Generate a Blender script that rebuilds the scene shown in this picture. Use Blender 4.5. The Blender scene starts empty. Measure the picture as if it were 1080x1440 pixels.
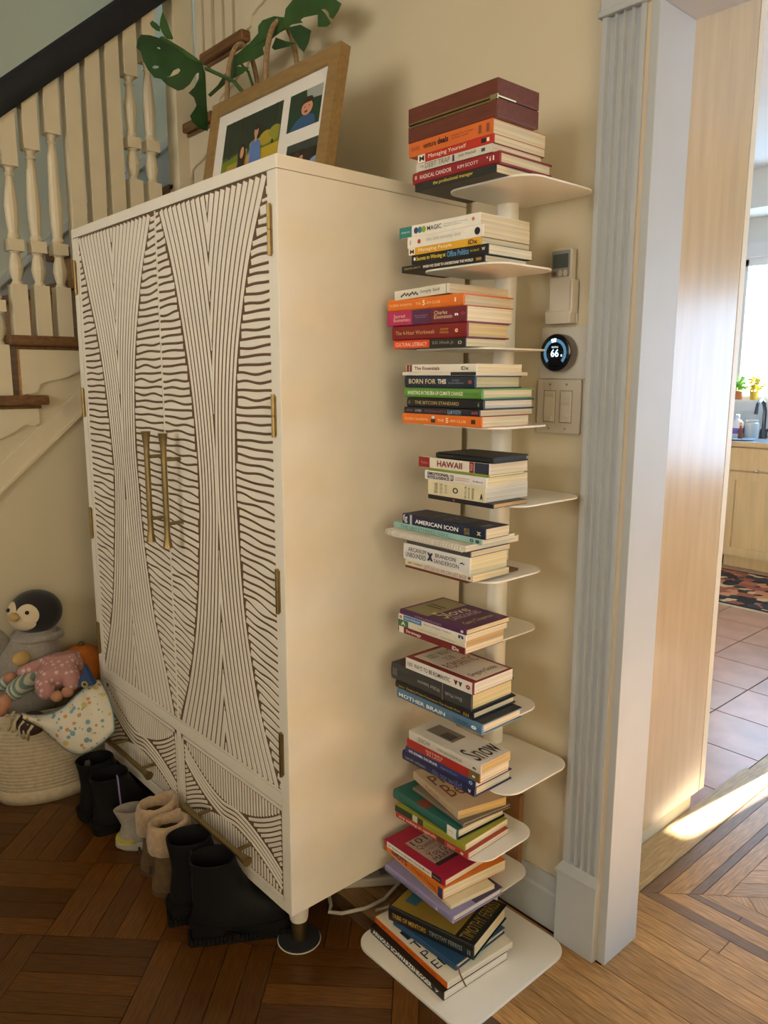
import bpy, bmesh, math, random
from mathutils import Vector, Matrix
random.seed(7)
PI = math.pi
S = bpy.context.scene
C = S.collection

# ------------------------------------------------------------------ camera
F_PX, PIT, YAW, ROLL = 1083.69, .1751, .8436, .0022
CAM = Vector((1.3168, -1.4557, 1.35))
FW = Vector((-math.sin(YAW)*math.cos(PIT), math.cos(YAW)*math.cos(PIT), -math.sin(PIT)))
_r = Vector((math.cos(YAW), math.sin(YAW), 0)); _u = _r.cross(FW)
RT = _r*math.cos(ROLL) + _u*math.sin(ROLL); UP = -_r*math.sin(ROLL) + _u*math.cos(ROLL)
cam = bpy.data.cameras.new('camera'); cam_o = bpy.data.objects.new('camera', cam); C.objects.link(cam_o)
cam.sensor_fit = 'VERTICAL'; cam.sensor_height = 36.0; cam.lens = 36.0*F_PX/1440.0
cam.clip_start = .02; cam.clip_end = 200
M3 = Matrix((RT, UP, -FW)).transposed()
cam_o.matrix_world = Matrix.Translation(CAM) @ M3.to_4x4()
S.camera = cam_o

def ray(x, y): return FW + RT*((x-540)/F_PX) + UP*((720-y)/F_PX)
def un(x, y, ax, v):
    d = ray(x, y); t = (v-CAM[ax])/d[ax]; return CAM + d*t
def und(x, y, depth): return CAM + ray(x, y)*depth

# ------------------------------------------------------------------ view, world, large lights
S.view_settings.view_transform = 'Standard'; S.view_settings.look = 'None'
S.view_settings.gamma = 1.0; S.view_settings.use_curve_mapping = False
S.view_settings.exposure = 0.0
w = bpy.data.worlds.new('world'); S.world = w; w.use_nodes = True
wb = w.node_tree.nodes['Background']; wb.inputs[0].default_value = (.50, .72, 1.0, 1); wb.inputs[1].default_value = 12.0

def area(name, loc, rot, sx, sy, portal=True, energy=0, col=(1, 1, 1)):
    l = bpy.data.lights.new(name, 'AREA'); l.shape = 'RECTANGLE'; l.size = sx; l.size_y = sy
    l.energy = energy; l.color = col
    if portal: l.cycles.is_portal = True
    o = bpy.data.objects.new(name, l); C.objects.link(o); o.location = loc; o.rotation_euler = rot
    return o
# portals at the window openings, the hall side one added (they only help sample the sky)
area('daylight_kitchen_window', (-.84, 4.72, 1.72), (-PI/2, 0, 0), 1.1, 1.1)
area('daylight_added_side_window', (3.24, 2.55, 1.4), (0, PI/2, 0), 1.2, 1.3)
area('daylight_hall_window', (1.975, 3.64, 1.30), (-PI/2, 0, 0), 1.45, 1.2)
WARM = (1.0, .82, .53); WARM_F = (1.0, .97, .88); FRONT_L = 8.2; RIGHT_L = 5.0     # added glowing panels in the front room windows
sun = bpy.data.lights.new('sun', 'SUN'); sun.energy = 130; sun.angle = .012; sun.color = (1, .93, .8)
sun_o = bpy.data.objects.new('sun', sun); C.objects.link(sun_o)
SUN_DIR = Vector((-.10, -.90, -.43)).normalized()
sun_o.rotation_euler = SUN_DIR.to_track_quat('-Z', 'Y').to_euler()
sun_o.location = (1.5, 9, 5)

# ------------------------------------------------------------------ materials
MATS = {}
def mat(name, col, rough=.6, metal=0.0, var=0.0, vscale=30.0, bump=0.0, bscale=200.0, rnd=0.0, spec=.4, coat=0.0, emit=None, estr=0, stretch=None, sheen=0.0):
    if name in MATS: return MATS[name]
    m = bpy.data.materials.new(name); m.use_nodes = True; nt = m.node_tree; b = nt.nodes['Principled BSDF']
    c4 = (*col, 1)
    b.inputs['Base Color'].default_value = c4; b.inputs['Roughness'].default_value = rough; b.inputs['Metallic'].default_value = metal
    b.inputs['Specular IOR Level'].default_value = spec; b.inputs['Coat Weight'].default_value = coat
    if sheen: b.inputs['Sheen Weight'].default_value = sheen
    if emit: b.inputs['Emission Color'].default_value = (*emit, 1); b.inputs['Emission Strength'].default_value = estr
    tc = nt.nodes.new('ShaderNodeTexCoord'); vec = tc.outputs['Object']
    if stretch:
        mp = nt.nodes.new('ShaderNodeMapping'); mp.inputs['Scale'].default_value = stretch
        nt.links.new(vec, mp.inputs['Vector']); vec = mp.outputs['Vector']
    cur = None
    if var or rnd:
        hsv = nt.nodes.new('ShaderNodeHueSaturation'); hsv.inputs['Color'].default_value = c4
        val = None
        if var:
            n = nt.nodes.new('ShaderNodeTexNoise'); n.inputs['Scale'].default_value = vscale; n.inputs['Detail'].default_value = 5
            nt.links.new(vec, n.inputs['Vector'])
            mr = nt.nodes.new('ShaderNodeMapRange'); mr.inputs['From Min'].default_value = .3; mr.inputs['From Max'].default_value = .7
            mr.inputs['To Min'].default_value = 1-var; mr.inputs['To Max'].default_value = 1+var
            nt.links.new(n.outputs['Fac'], mr.inputs['Value']); val = mr.outputs['Result']
        if rnd:
            oi = nt.nodes.new('ShaderNodeObjectInfo'); m2 = nt.nodes.new('ShaderNodeMapRange')
            m2.inputs['To Min'].default_value = 1-rnd; m2.inputs['To Max'].default_value = 1+rnd
            nt.links.new(oi.outputs['Random'], m2.inputs['Value'])
            if val:
                mu = nt.nodes.new('ShaderNodeMath'); mu.operation = 'MULTIPLY'
                nt.links.new(val, mu.inputs[0]); nt.links.new(m2.outputs['Result'], mu.inputs[1]); val = mu.outputs[0]
            else: val = m2.outputs['Result']
        nt.links.new(val, hsv.inputs['Value']); nt.links.new(hsv.outputs['Color'], b.inputs['Base Color'])
    if bump:
        n = nt.nodes.new('ShaderNodeTexNoise'); n.inputs['Scale'].default_value = bscale; n.inputs['Detail'].default_value = 4
        nt.links.new(vec, n.inputs['Vector'])
        bp = nt.nodes.new('ShaderNodeBump'); bp.inputs['Strength'].default_value = bump; bp.inputs['Distance'].default_value = .002
        nt.links.new(n.outputs['Fac'], bp.inputs['Height']); nt.links.new(bp.outputs['Normal'], b.inputs['Normal'])
    MATS[name] = m
    return m
def s2l(h):
    h = h.lstrip('#'); o = []
    for i in (0, 2, 4):
        v = int(h[i:i+2], 16)/255; o.append(v/12.92 if v <= .04045 else ((v+.055)/1.055)**2.4)
    return tuple(o)
def hx(h, **k): return mat('paint_'+h.lstrip('#')+''.join(sorted(k)), s2l(h), **k)

def stripes(name, c1, c2, scale, axis, rough=.8, dist=0.0, width=.5):
    m = bpy.data.materials.new(name); m.use_nodes = True; nt = m.node_tree; b = nt.nodes['Principled BSDF']
    tc = nt.nodes.new('ShaderNodeTexCoord'); wv = nt.nodes.new('ShaderNodeTexWave'); wv.bands_direction = axis
    wv.inputs['Scale'].default_value = scale; wv.inputs['Distortion'].default_value = dist
    cr = nt.nodes.new('ShaderNodeValToRGB'); cr.color_ramp.elements[0].color = (*c1, 1); cr.color_ramp.elements[1].color = (*c2, 1)
    cr.color_ramp.elements[0].position = width-.1; cr.color_ramp.elements[1].position = width+.1
    nt.links.new(tc.outputs['Object'], wv.inputs['Vector']); nt.links.new(wv.outputs['Fac'], cr.inputs['Fac'])
    nt.links.new(cr.outputs['Color'], b.inputs['Base Color']); b.inputs['Roughness'].default_value = rough
    return m

WALL = mat('wall_paint', (.60, .525, .37), .75, var=.03, vscale=3, bump=.06, bscale=90)
WALLK = mat('kitchen_paint', (.78, .80, .78), .8)
GREYW = mat('stair_wall_paint', (.55, .575, .49), .8, var=.03, vscale=3)
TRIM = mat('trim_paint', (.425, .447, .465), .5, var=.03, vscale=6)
TRIMJ = TRIM
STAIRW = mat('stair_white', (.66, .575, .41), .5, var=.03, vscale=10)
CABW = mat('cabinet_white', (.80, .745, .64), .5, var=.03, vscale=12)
GROOVE = mat('cabinet_brown', (.135, .072, .040), .6)
BRASS = mat('brass', (.30, .22, .10), .42, metal=1.0, var=.12, vscale=60)
STEELW = mat('tower_white', (.78, .76, .70), .42)
OAKD = mat('stair_oak', (.16, .075, .028), .4, var=.35, vscale=9, stretch=(1, 5, 12))
RAIL = mat('rail_navy', (.012, .014, .02), .55, var=.2, vscale=40)
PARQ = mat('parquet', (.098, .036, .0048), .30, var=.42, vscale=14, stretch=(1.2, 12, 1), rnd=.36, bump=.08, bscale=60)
PARQL = mat('parquet_pale_lit', (.37, .205, .078), .30, var=.38, vscale=14, stretch=(1.2, 12, 1), rnd=.22, bump=.08, bscale=60)  # paler wood, plus the brighter right side's light put into the colour
WALNUT = mat('walnut_strip', (.11, .058, .03), .33, var=.25, vscale=14, stretch=(1.2, 12, 1), rnd=.12)
WALN2 = mat('walnut_strip_pale', (.20, .115, .06), .36, var=.25, vscale=14, stretch=(1.2, 12, 1), rnd=.15)
MAPLE = mat('maple', (.46, .335, .195), .24, var=.08, vscale=5, stretch=(6, 6, .6))
KMAPLE = mat('kitchen_maple', (.64, .465, .255), .3, var=.08, vscale=5, stretch=(6, 6, .6))
BLACKL = mat('black_leather', (.007, .007, .0075), .65, spec=.22, bump=.25, bscale=120)
RUBBER = mat('black_rubber', (.006, .006, .006), .8, spec=.2)

# ------------------------------------------------------------------ mesh building
class MB:
    def __init__(s): s.v = []; s.f = []; s.smooth = False
    def add(s, vs, fs):
        o = len(s.v); s.v += [tuple(p) for p in vs]; s.f += [tuple(i+o for i in f) for f in fs]; return s
    def box(s, a, b):
        x0, y0, z0 = a; x1, y1, z1 = b
        return s.add([(x0,y0,z0),(x1,y0,z0),(x1,y1,z0),(x0,y1,z0),(x0,y0,z1),(x1,y0,z1),(x1,y1,z1),(x0,y1,z1)],
                     [(0,3,2,1),(4,5,6,7),(0,1,5,4),(1,2,6,5),(2,3,7,6),(3,0,4,7)])
    def prism(s, pts, h0, h1, ax=2):
        """polygon (2-D) extruded along axis ax"""
        n = len(pts)
        def P(p, h):
            return (p[0], p[1], h) if ax == 2 else ((p[0], h, p[1]) if ax == 1 else (h, p[0], p[1]))
        vs = [P(p, h0) for p in pts] + [P(p, h1) for p in pts]
        fs = [tuple(range(n))[::-1], tuple(range(n, 2*n))] + [(i, (i+1) % n, n+(i+1) % n, n+i) for i in range(n)]
        return s.add(vs, fs)
    def loft(s, rings, cap0=True, cap1=True, closed=True):
        n = len(rings[0]); vs = [p for r in rings for p in r]; fs = []
        for k in range(len(rings)-1):
            for i in range(n if closed else n-1):
                j = (i+1) % n; fs.append((k*n+i, k*n+j, (k+1)*n+j, (k+1)*n+i))
        if closed and cap0: fs.append(tuple(range(n))[::-1])
        if closed and cap1: fs.append(tuple(range((len(rings)-1)*n, len(rings)*n)))
        return s.add(vs, fs)
    def lathe(s, prof, n=16, c=(0, 0, 0), sx=1, sy=1, cap=True):
        rings = [[(c[0]+r*sx*math.cos(2*PI*i/n), c[1]+r*sy*math.sin(2*PI*i/n), c[2]+z) for i in range(n)] for r, z in prof]
        return s.loft(rings, cap, cap)
    def tube(s, pts, r, n=8, closed=False):
        pts = [Vector(p) for p in pts]; rings = []; m = len(pts); ref = None
        for k in range(m):
            a = pts[(k-1) % m] if (closed or k > 0) else pts[k]; b = pts[(k+1) % m] if (closed or k < m-1) else pts[k]
            t = (b-a).normalized()
            if ref is None: ref = t.orthogonal().normalized()
            ref = (ref - t*ref.dot(t)).normalized(); q = t.cross(ref)
            rr = r[k] if isinstance(r, (list, tuple)) else r
            rings.append([pts[k] + ref*rr*math.cos(2*PI*i/n) + q*rr*math.sin(2*PI*i/n) for i in range(n)])
        if closed: rings.append(rings[0])
        return s.loft(rings, not closed, not closed)
    def ball(s, c, r, n=16, m=10):
        rx, ry, rz = r if isinstance(r, (list, tuple)) else (r, r, r)
        prof = []
        rings = []
        for k in range(m+1):
            a = -PI/2 + PI*k/m; q = max(math.cos(a), .02)
            rings.append([(c[0]+rx*q*math.cos(2*PI*i/n), c[1]+ry*q*math.sin(2*PI*i/n), c[2]+rz*math.sin(a)) for i in range(n)])
        return s.loft(rings)
    def xf(s, mtx):
        s.v = [tuple(mtx @ Vector(p)) for p in s.v]; return s
    def mesh(s, name, m=None, smooth=False):
        me = bpy.data.meshes.new(name); me.from_pydata(s.v, [], s.f); me.validate(); me.update()
        bm = bmesh.new(); bm.from_mesh(me); bmesh.ops.recalc_face_normals(bm, faces=bm.faces); bm.to_mesh(me); bm.free()
        if smooth:
            for p in me.polygons: p.use_smooth = True
        if m: me.materials.append(m)
        return me
    def build(s, name, m, parent=None, smooth=False, bevel=0, seg=2, angle=None):
        o = bpy.data.objects.new(name, s.mesh(name, m, smooth)); C.objects.link(o)
        if parent: o.parent = parent
        if bevel:
            b = o.modifiers.new('bevel', 'BEVEL'); b.width = bevel; b.segments = seg; b.limit_method = 'ANGLE'; b.angle_limit = math.radians(40)
        if smooth and angle:
            # sharp edges above the angle
            me = o.data; bm = bmesh.new(); bm.from_mesh(me)
            for e in bm.edges:
                if len(e.link_faces) == 2 and e.calc_face_angle(0) > math.radians(angle): e.smooth = False
            bm.to_mesh(me); bm.free()
        return o
def rrect(x0, y0, x1, y1, r, n=6):
    pts = []
    for cx, cy, a0 in ((x1-r, y1-r, 0), (x0+r, y1-r, PI/2), (x0+r, y0+r, PI), (x1-r, y0+r, 1.5*PI)):
        pts += [(cx+r*math.cos(a0+PI/2*k/n), cy+r*math.sin(a0+PI/2*k/n)) for k in range(n+1)]
    return pts
def tag(o, label, cat, group=None):
    o['label'] = label; o['category'] = cat
    if group: o['group'] = group
    return o
def struct(o, label=None):
    o['kind'] = 'structure'
    if label: o['label'] = label
    return o
def thing(name, label, cat, loc=(0, 0, 0), rz=0, group=None):
    o = bpy.data.objects.new(name, None); C.objects.link(o); o.location = loc; o.rotation_euler = (0, 0, rz)
    o.empty_display_size = .05
    return tag(o, label, cat, group)
def empty(name, loc=(0, 0, 0), parent=None):
    o = bpy.data.objects.new(name, None); C.objects.link(o); o.location = loc
    if parent: o.parent = parent
    return o
def inst(name, me, parent, loc, rz=0, scale=None):
    o = bpy.data.objects.new(name, me); C.objects.link(o); o.parent = parent; o.location = loc; o.rotation_euler = (0, 0, rz)
    if scale: o.scale = scale
    return o
def interp(pts, x):
    if x <= pts[0][0]: return pts[0][1]
    for (a, b), (c, d) in zip(pts, pts[1:]):
        if x <= c: t = (x-a)/(c-a); return b+(d-b)*t
    return pts[-1][1]
def smooth_interp(pts, x):
    # Catmull-Rom through the points
    n = len(pts)
    if x <= pts[0][0]: return pts[0][1]
    if x >= pts[-1][0]: return pts[-1][1]
    for i in range(n-1):
        if x <= pts[i+1][0]:
            x0, y0 = pts[i]; x1, y1 = pts[i+1]; h = x1-x0; t = (x-x0)/h
            m0 = (pts[i+1][1]-pts[i-1][1])/(pts[i+1][0]-pts[i-1][0]) if i > 0 else (y1-y0)/h
            m1 = (pts[i+2][1]-pts[i][1])/(pts[i+2][0]-pts[i][0]) if i < n-2 else (y1-y0)/h
            return (2*t**3-3*t*t+1)*y0+(t**3-2*t*t+t)*h*m0+(-2*t**3+3*t*t)*y1+(t**3-t*t)*h*m1

# text as a flat mesh, normalised to a box; TXT(text) -> verts in 0..1 x 0..1, faces
_txt = {}
def text_mesh(s, bold=0.0):
    k = (s, bold)
    if k in _txt: return _txt[k]
    cu = bpy.data.curves.new('t', 'FONT'); cu.body = s; cu.resolution_u = 2; cu.offset = bold; cu.fill_mode = 'FRONT'
    ob = bpy.data.objects.new('t', cu); C.objects.link(ob)
    dg = bpy.context.evaluated_depsgraph_get()
    me = bpy.data.meshes.new_from_object(ob.evaluated_get(dg), depsgraph=dg)
    vs = [v.co.copy() for v in me.vertices]; fs = [tuple(p.vertices) for p in me.polygons]
    bpy.data.objects.remove(ob); bpy.data.curves.remove(cu); bpy.data.meshes.remove(me)
    x0 = min(v.x for v in vs); x1 = max(v.x for v in vs); y0 = min(v.y for v in vs); y1 = max(v.y for v in vs)
    vs = [((v.x-x0)/(x1-x0), (v.y-y0)/max(y1-y0, 1e-6)) for v in vs]
    _txt[k] = (vs, fs, (x1-x0)/max(y1-y0, 1e-6)); return _txt[k]
def text_on(name, s, m, parent, o, eu, ev, wd, ht, bold=0.0, flip=False):
    """text filling the box from o along eu (width wd) and ev (height ht)"""
    vs, fs, _ = text_mesh(s, bold); o = Vector(o); eu = Vector(eu); ev = Vector(ev)
    mb = MB(); mb.add([o + eu*(wd*((1-u) if flip else u)) + ev*(ht*((1-v) if flip else v)) for u, v in vs], fs)
    me = bpy.data.meshes.new(name); me.from_pydata(mb.v, [], mb.f); me.update(); me.materials.append(m)
    ob = bpy.data.objects.new(name, me); C.objects.link(ob); ob.parent = parent
    return ob
# ------------------------------------------------------------------ floor
def clip(poly, a, b, c):
    """keep a*x+b*y<=c"""
    out = []
    for i in range(len(poly)):
        p, q = poly[i], poly[(i+1) % len(poly)]
        dp = a*p[0]+b*p[1]-c; dq = a*q[0]+b*q[1]-c
        if dp <= 0: out.append(p)
        if dp*dq < 0:
            t = dp/(dp-dq); out.append((p[0]+(q[0]-p[0])*t, p[1]+(q[1]-p[1])*t))
    return out
def parea(p): return abs(sum(p[i][0]*p[(i+1) % len(p)][1]-p[(i+1) % len(p)][0]*p[i][1] for i in range(len(p))))/2
floor = struct(MB().box((-2.3, -4.7, -.10), (3.4, 4.7, -.006)).build('floor', mat('subfloor', (.045, .020, .007), .5)), 'dark oak parquet floor in a diagonal basket weave with light border strips')
def plank(poly, ang, m, top=0.0):
    # polygon in world xy; object rotated so the grain runs along local x
    cx = sum(p[0] for p in poly)/len(poly); cy = sum(p[1] for p in poly)/len(poly)
    ca, sa = math.cos(-ang), math.sin(-ang); loc = []
    for x, y in poly:
        x -= cx; y -= cy; loc.append((x*ca-y*sa, x*sa+y*ca))
    if parea(loc) < 2e-4: return
    g = .0009
    loc = [(x-math.copysign(g, x) if abs(x) > g else x, y-math.copysign(g, y) if abs(y) > g else y) for x, y in loc]
    o = MB().prism(loc, -.006, 0).build('plank', m, floor); o.location = (cx, cy, top+random.uniform(-.0003, .0003)); o.rotation_euler = (0, 0, ang)
BL = .2865; ST = BL/5; Y_BORDER = -.36
org = un(133, 1213, 2, 0)            # a corner of one block, read from the photo
e1 = Vector((math.cos(PI/4), math.sin(PI/4))); e2 = Vector((math.cos(3*PI/4), math.sin(3*PI/4)))
def blocks(o, rng1, rng2, clips, view, m):
    for i in rng1:
        for j in rng2:
            cx = o.x+e1.x*(i+.5)*BL+e2.x*(j+.5)*BL; cy = o.y+e1.y*(i+.5)*BL+e2.y*(j+.5)*BL
            if not view(cx, cy): continue
            for k in range(5):
                a0, a1 = k*ST, (k+1)*ST
                if (i+j) % 2 == 0: q = [(0, a0), (BL, a0), (BL, a1), (0, a1)]; ang = PI/4
                else: q = [(a0, 0), (a1, 0), (a1, BL), (a0, BL)]; ang = 3*PI/4
                poly = [(o.x+e1.x*(i*BL+u)+e2.x*(j*BL+v), o.y+e1.y*(i*BL+u)+e2.y*(j*BL+v)) for u, v in q]
                for c_ in clips: poly = clip(poly, *c_)
                if len(poly) >= 3: plank(poly, ang, m)
def inview(x, y, pad=130):
    d = Vector((x, y, 0))-CAM; z = d.dot(FW)
    if z < .3: return False
    px = 540+F_PX*d.dot(RT)/z; py = 720-F_PX*d.dot(UP)/z
    return -pad < px < 1080+pad and 900 < py < 1440+pad*1.6
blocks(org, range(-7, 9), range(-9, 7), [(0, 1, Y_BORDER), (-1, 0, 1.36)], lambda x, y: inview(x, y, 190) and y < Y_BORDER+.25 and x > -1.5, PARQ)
# border strips along the wall (X direction)
ys = [Y_BORDER+.0]; kinds = []
seq = [(.034, WALNUT)] + [(.0575, PARQL)]*2 + [(.0575, PARQL)]*9
y = Y_BORDER; rows = []
rows.append((y, y+.034, WALNUT)); y += .034
n = round((.277-y)/.0575); wd = (.277-y)/n
for k in range(n): rows.append((y+k*wd, y+(k+1)*wd, PARQL))
rows += [(.277, .311, WALN2), (.311, .362, PARQL), (.362, .383, WALN2), (.383, .433, PARQL)]
for (ya, yb, m) in rows:
    x = -1.36+random.uniform(-.4, 0)
    while x < 1.95:
        L = random.uniform(.7, 1.3); poly = [(x, ya), (x+L, ya), (x+L, yb), (x, yb)]
        poly = clip(poly, -1, 0, 1.36)
        if ya > -.03: poly = clip(poly, -1, 0, -.47 if yb < .12 else -.385)
        if yb > .27: poly = clip(poly, -1, 1, .277-.394)
        if len(poly) >= 3 and any(inview(px_, (ya+yb)/2, 330) for px_ in (x, x+L*.33, x+L*.66, x+L)): plank(poly, 0, m)
        x += L
# border strips running away from the wall beside the threshold (Y direction)
for (xa, xb, m) in [(.394, .43, WALN2), (.43, .486, PARQL), (.486, .51, WALN2), (.51, .554, PARQL)]:
    y = .2
    while y < 2.0:
        L = random.uniform(.6, 1.1); poly = clip([(xa, y), (xb, y), (xb, y+L), (xa, y+L)], 1, -1, .394-.277)
        if len(poly) >= 3: plank(poly, PI/2, m)
        y += L
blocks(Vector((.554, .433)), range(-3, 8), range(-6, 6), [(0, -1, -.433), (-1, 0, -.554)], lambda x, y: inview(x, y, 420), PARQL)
OAKL = mat('threshold_oak', (.42, .29, .14), .4, var=.25, vscale=16, stretch=(1, 10, 1))
plank([(.289, .12), (.393, .12), (.393, 1.15), (.289, 1.15)], PI/2, OAKL, .004)
plank([(.305, 1.15), (.393, 1.15), (.393, 2.4), (.305, 2.4)], PI/2, OAKL, .004)

# kitchen tiles
kfl = struct(MB().box((-2.3, .11, -.012), (.304, 4.56, -.006)).build('floor_kitchen', mat('grout', (.10, .055, .04), .9)), 'terracotta tiled kitchen floor beyond the oak threshold')
TILE = mat('terracotta_tile', (.40, .215, .155), .28, var=.16, vscale=7, rnd=.10, bump=.05, bscale=25)
tp = .305; g = .006; tm = MB().box((-tp/2+g/2, -tp/2+g/2, -.006), (tp/2-g/2, tp/2-g/2, 0)).mesh('tile', TILE)
ty0 = un(997, 1045, 2, 0).y
for i in range(0, 5):
    for j in range(-3, 11):
        yy = ty0+(j+.5)*tp
        if yy > .95-.3 and yy < 4.5: inst('tile', tm, kfl, (.150-i*tp, yy, 0))
# ------------------------------------------------------------------ walls
XJ = .478; YW = .11; ZH = 2.045
RISE = .19; T1 = 1.285; TT = [T1+RISE*k for k in range(9)]      # tread tops t1..
SX = -1.36                                                    # stringer face of the lower flight
RY = [-.86+.21*k for k in range(5)]                           # risers r1..r5 of the lower flight (Y)
RX = {6: -1.41, 7: -1.20, 8: -.99}                            # risers of the upper flight (X)
poly = [(SX, 0), (XJ-.018, 0), (XJ-.018, 4.6), (-.57, 4.6), (-.57, TT[8]-.03), (-.78, TT[8]-.03), (-.78, TT[7]-.03), (-.99, TT[7]-.03), (-.99, TT[6]-.03), (-1.20, TT[6]-.03), (-1.20, TT[5]-.03), (SX, TT[5]-.03)]
struct(MB().prism(poly, 0, YW, 1).build('wall_back', WALL), 'warm beige painted wall behind the armoire and the book tower')
struct(MB().box((XJ-.018, 0, ZH+.019), (1.95, YW, 2.75)).build('wall_header', WALL), 'wall above the wide cased opening')
struct(MB().box((1.95, 0, 0), (3.3, YW, 2.75)).build('wall_back_right', WALL))
sp = [(-2.8, 0), (0, 0), (0, TT[4]-.035)]
for k in range(4, -1, -1):
    sp += [(RY[k], TT[k]-.035)]
    if k: sp += [(RY[k], TT[k-1]-.035)]
sp[2:] = [(0, TT[4]-.035)] + [p for k in range(4, 0, -1) for p in ((RY[k], TT[k]-.035), (RY[k], TT[k-1]-.035))] + [(RY[0], TT[0]-.035), (RY[0], .90), (-2.8, .90)]
struct(MB().prism(sp, SX-.05, SX, 0).build('wall_stair', WALL), 'beige panelled side of the staircase behind the toy basket')
struct(MB().box((-2.30, -2.9, 0), (-2.20, 1.0, 4.6)).build('wall_left', GREYW), 'grey-green painted wall of the stairwell')
struct(MB().box((-2.30, .92, 0), (0, 1.0, 4.6)).build('wall_stair_back', GREYW))
struct(MB().box((-.52, YW, 0), (-.42, .92, 4.6)).build('wall_stair_right', GREYW))
struct(MB().box((-2.30, -2.9, 4.6), (XJ, 1.0, 4.7)).build('ceiling_stair', WALL))
struct(MB().box((-1.36, -4.7, 2.75), (3.3, .0, 2.85)).box((-2.3, -4.7, 2.75), (-1.36, -2.9, 2.85)).build('ceiling', mat('ceiling_paint', (.75, .72, .66), .8)))
struct(MB().box((-1.42, -2.9, 2.75), (-1.36, 0, 4.6)).build('wall_stair_upper', WALL))
struct(MB().box((-2.30, -2.98, 2.75), (-1.36, -2.9, 4.6)).build('wall_stair_front', WALL))
struct(MB().box((-2.30, -4.7, 0), (-2.20, -2.9, 2.75)).build('wall_left_front', WALL))
# front wall and right wall with windows filled by added glowing panels (behind the camera)
def glow_mat(name, L, col): return mat(name, (.8, .75, .65), .9, emit=col, estr=L)
wa, wb_, wc, wd_ = -.45, 1.65, 1.15, 2.55
struct(MB().box((-2.3, -4.7, 0), (wa, -4.6, 2.75)).box((wb_, -4.7, 0), (3.3, -4.6, 2.75)).box((wa, -4.7, 0), (wb_, -4.6, wc)).box((wa, -4.7, wd_), (wb_, -4.6, 2.75)).build('wall_front', WALL))
fw = struct(empty('window_2', (0, -4.6, 0)), 'front window behind the camera filled by an added glowing panel')
MB().box((wa, -.06, wc), (wb_, -.05, wd_)).build('glow_panel', glow_mat('glow_front', FRONT_L, WARM_F), fw)
for a_ in (wa, (wa+wb_)/2-.02, wb_-.04): MB().box((a_, -.04, wc), (a_+.04, 0, wd_)).build('window_stile', TRIM, fw)
for a_ in (wc, wd_-.04): MB().box((wa, -.04, a_), (wb_, 0, a_+.04)).build('window_rail', TRIM, fw)
ra, rb_, rc, rd = -2.9, -.9, .85, 2.30
struct(MB().box((3.2, -4.7, 0), (3.3, ra, 2.75)).box((3.2, rb_, 0), (3.3, 1.9, 2.75)).box((3.2, 3.2, 0), (3.3, 4.7, 2.75)).box((3.2, 1.9, 0), (3.3, 3.2, .8)).box((3.2, 1.9, 2.0), (3.3, 3.2, 2.75)).box((3.2, ra, 0), (3.3, rb_, rc)).box((3.2, ra, rd), (3.3, rb_, 2.75)).build('wall_right', WALL))
rw_ = struct(empty('window_4', (3.2, 0, 0)), 'side window behind the camera filled by an added glowing panel')
MB().box((.05, ra, rc), (.06, rb_, rd)).build('glow_panel', glow_mat('glow_right', RIGHT_L, WARM), rw_)
for a_ in (ra, (ra+rb_)/2-.02, rb_-.04): MB().box((0, a_, rc), (.04, a_+.04, rd)).build('window_stile', TRIM, rw_)
sw_ = struct(empty('window_5', (3.2, 0, 0)), 'unseen hall side window added to cool the jamb')  # unseen opening added for cool daylight on the jamb
for a_ in (1.9, 2.53, 3.16): MB().box((.02, a_, .8), (.06, a_+.04, 2.0)).build('window_stile', TRIM, sw_)
hx0, hx1, hz0, hz1 = 1.25, 2.70, .70, 1.90
hw_ = struct(empty('window_3', (0, 3.6, 0)), 'hall window beside the doorway')
for a_ in (hx0, (hx0+hx1)/2-.02, hx1-.04): MB().box((a_, .01, hz0), (a_+.04, .05, hz1)).build('window_stile', TRIM, hw_)
for a_ in (hz0, hz1-.04): MB().box((hx0, .015, a_), (hx1, .045, a_+.04)).build('window_rail', TRIM, hw_)
# hall far wall with an unseen slot added to shape the sun patch
sx0, sx1, sz0, sz1 = .545, .70, .98, 1.46
struct(MB().box((.50, 3.6, 0), (sx0, 3.66, 2.75)).box((sx1, 3.6, 0), (hx0, 3.66, 2.75)).box((hx1, 3.6, 0), (3.3, 3.66, 2.75)).box((hx0, 3.6, 0), (hx1, 3.66, hz0)).box((hx0, 3.6, hz1), (hx1, 3.66, 2.75)).box((sx0, 3.6, 0), (sx1, 3.66, sz0)).box((sx0, 3.6, sz1), (sx1, 3.66, 2.75)).build('wall_hall', WALL))
struct(MB().box((.40, 2.4, 0), (.50, 4.56, 2.75)).build('wall_hall_left', WALLK))
struct(MB().box((.304, .11, 2.75), (3.3, 4.7, 2.85)).build('ceiling_hall', WALLK))
struct(MB().box((-2.3, 1.0, 2.76), (.304, 4.7, 2.86)).build('ceiling_kitchen', WALLK))
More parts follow.
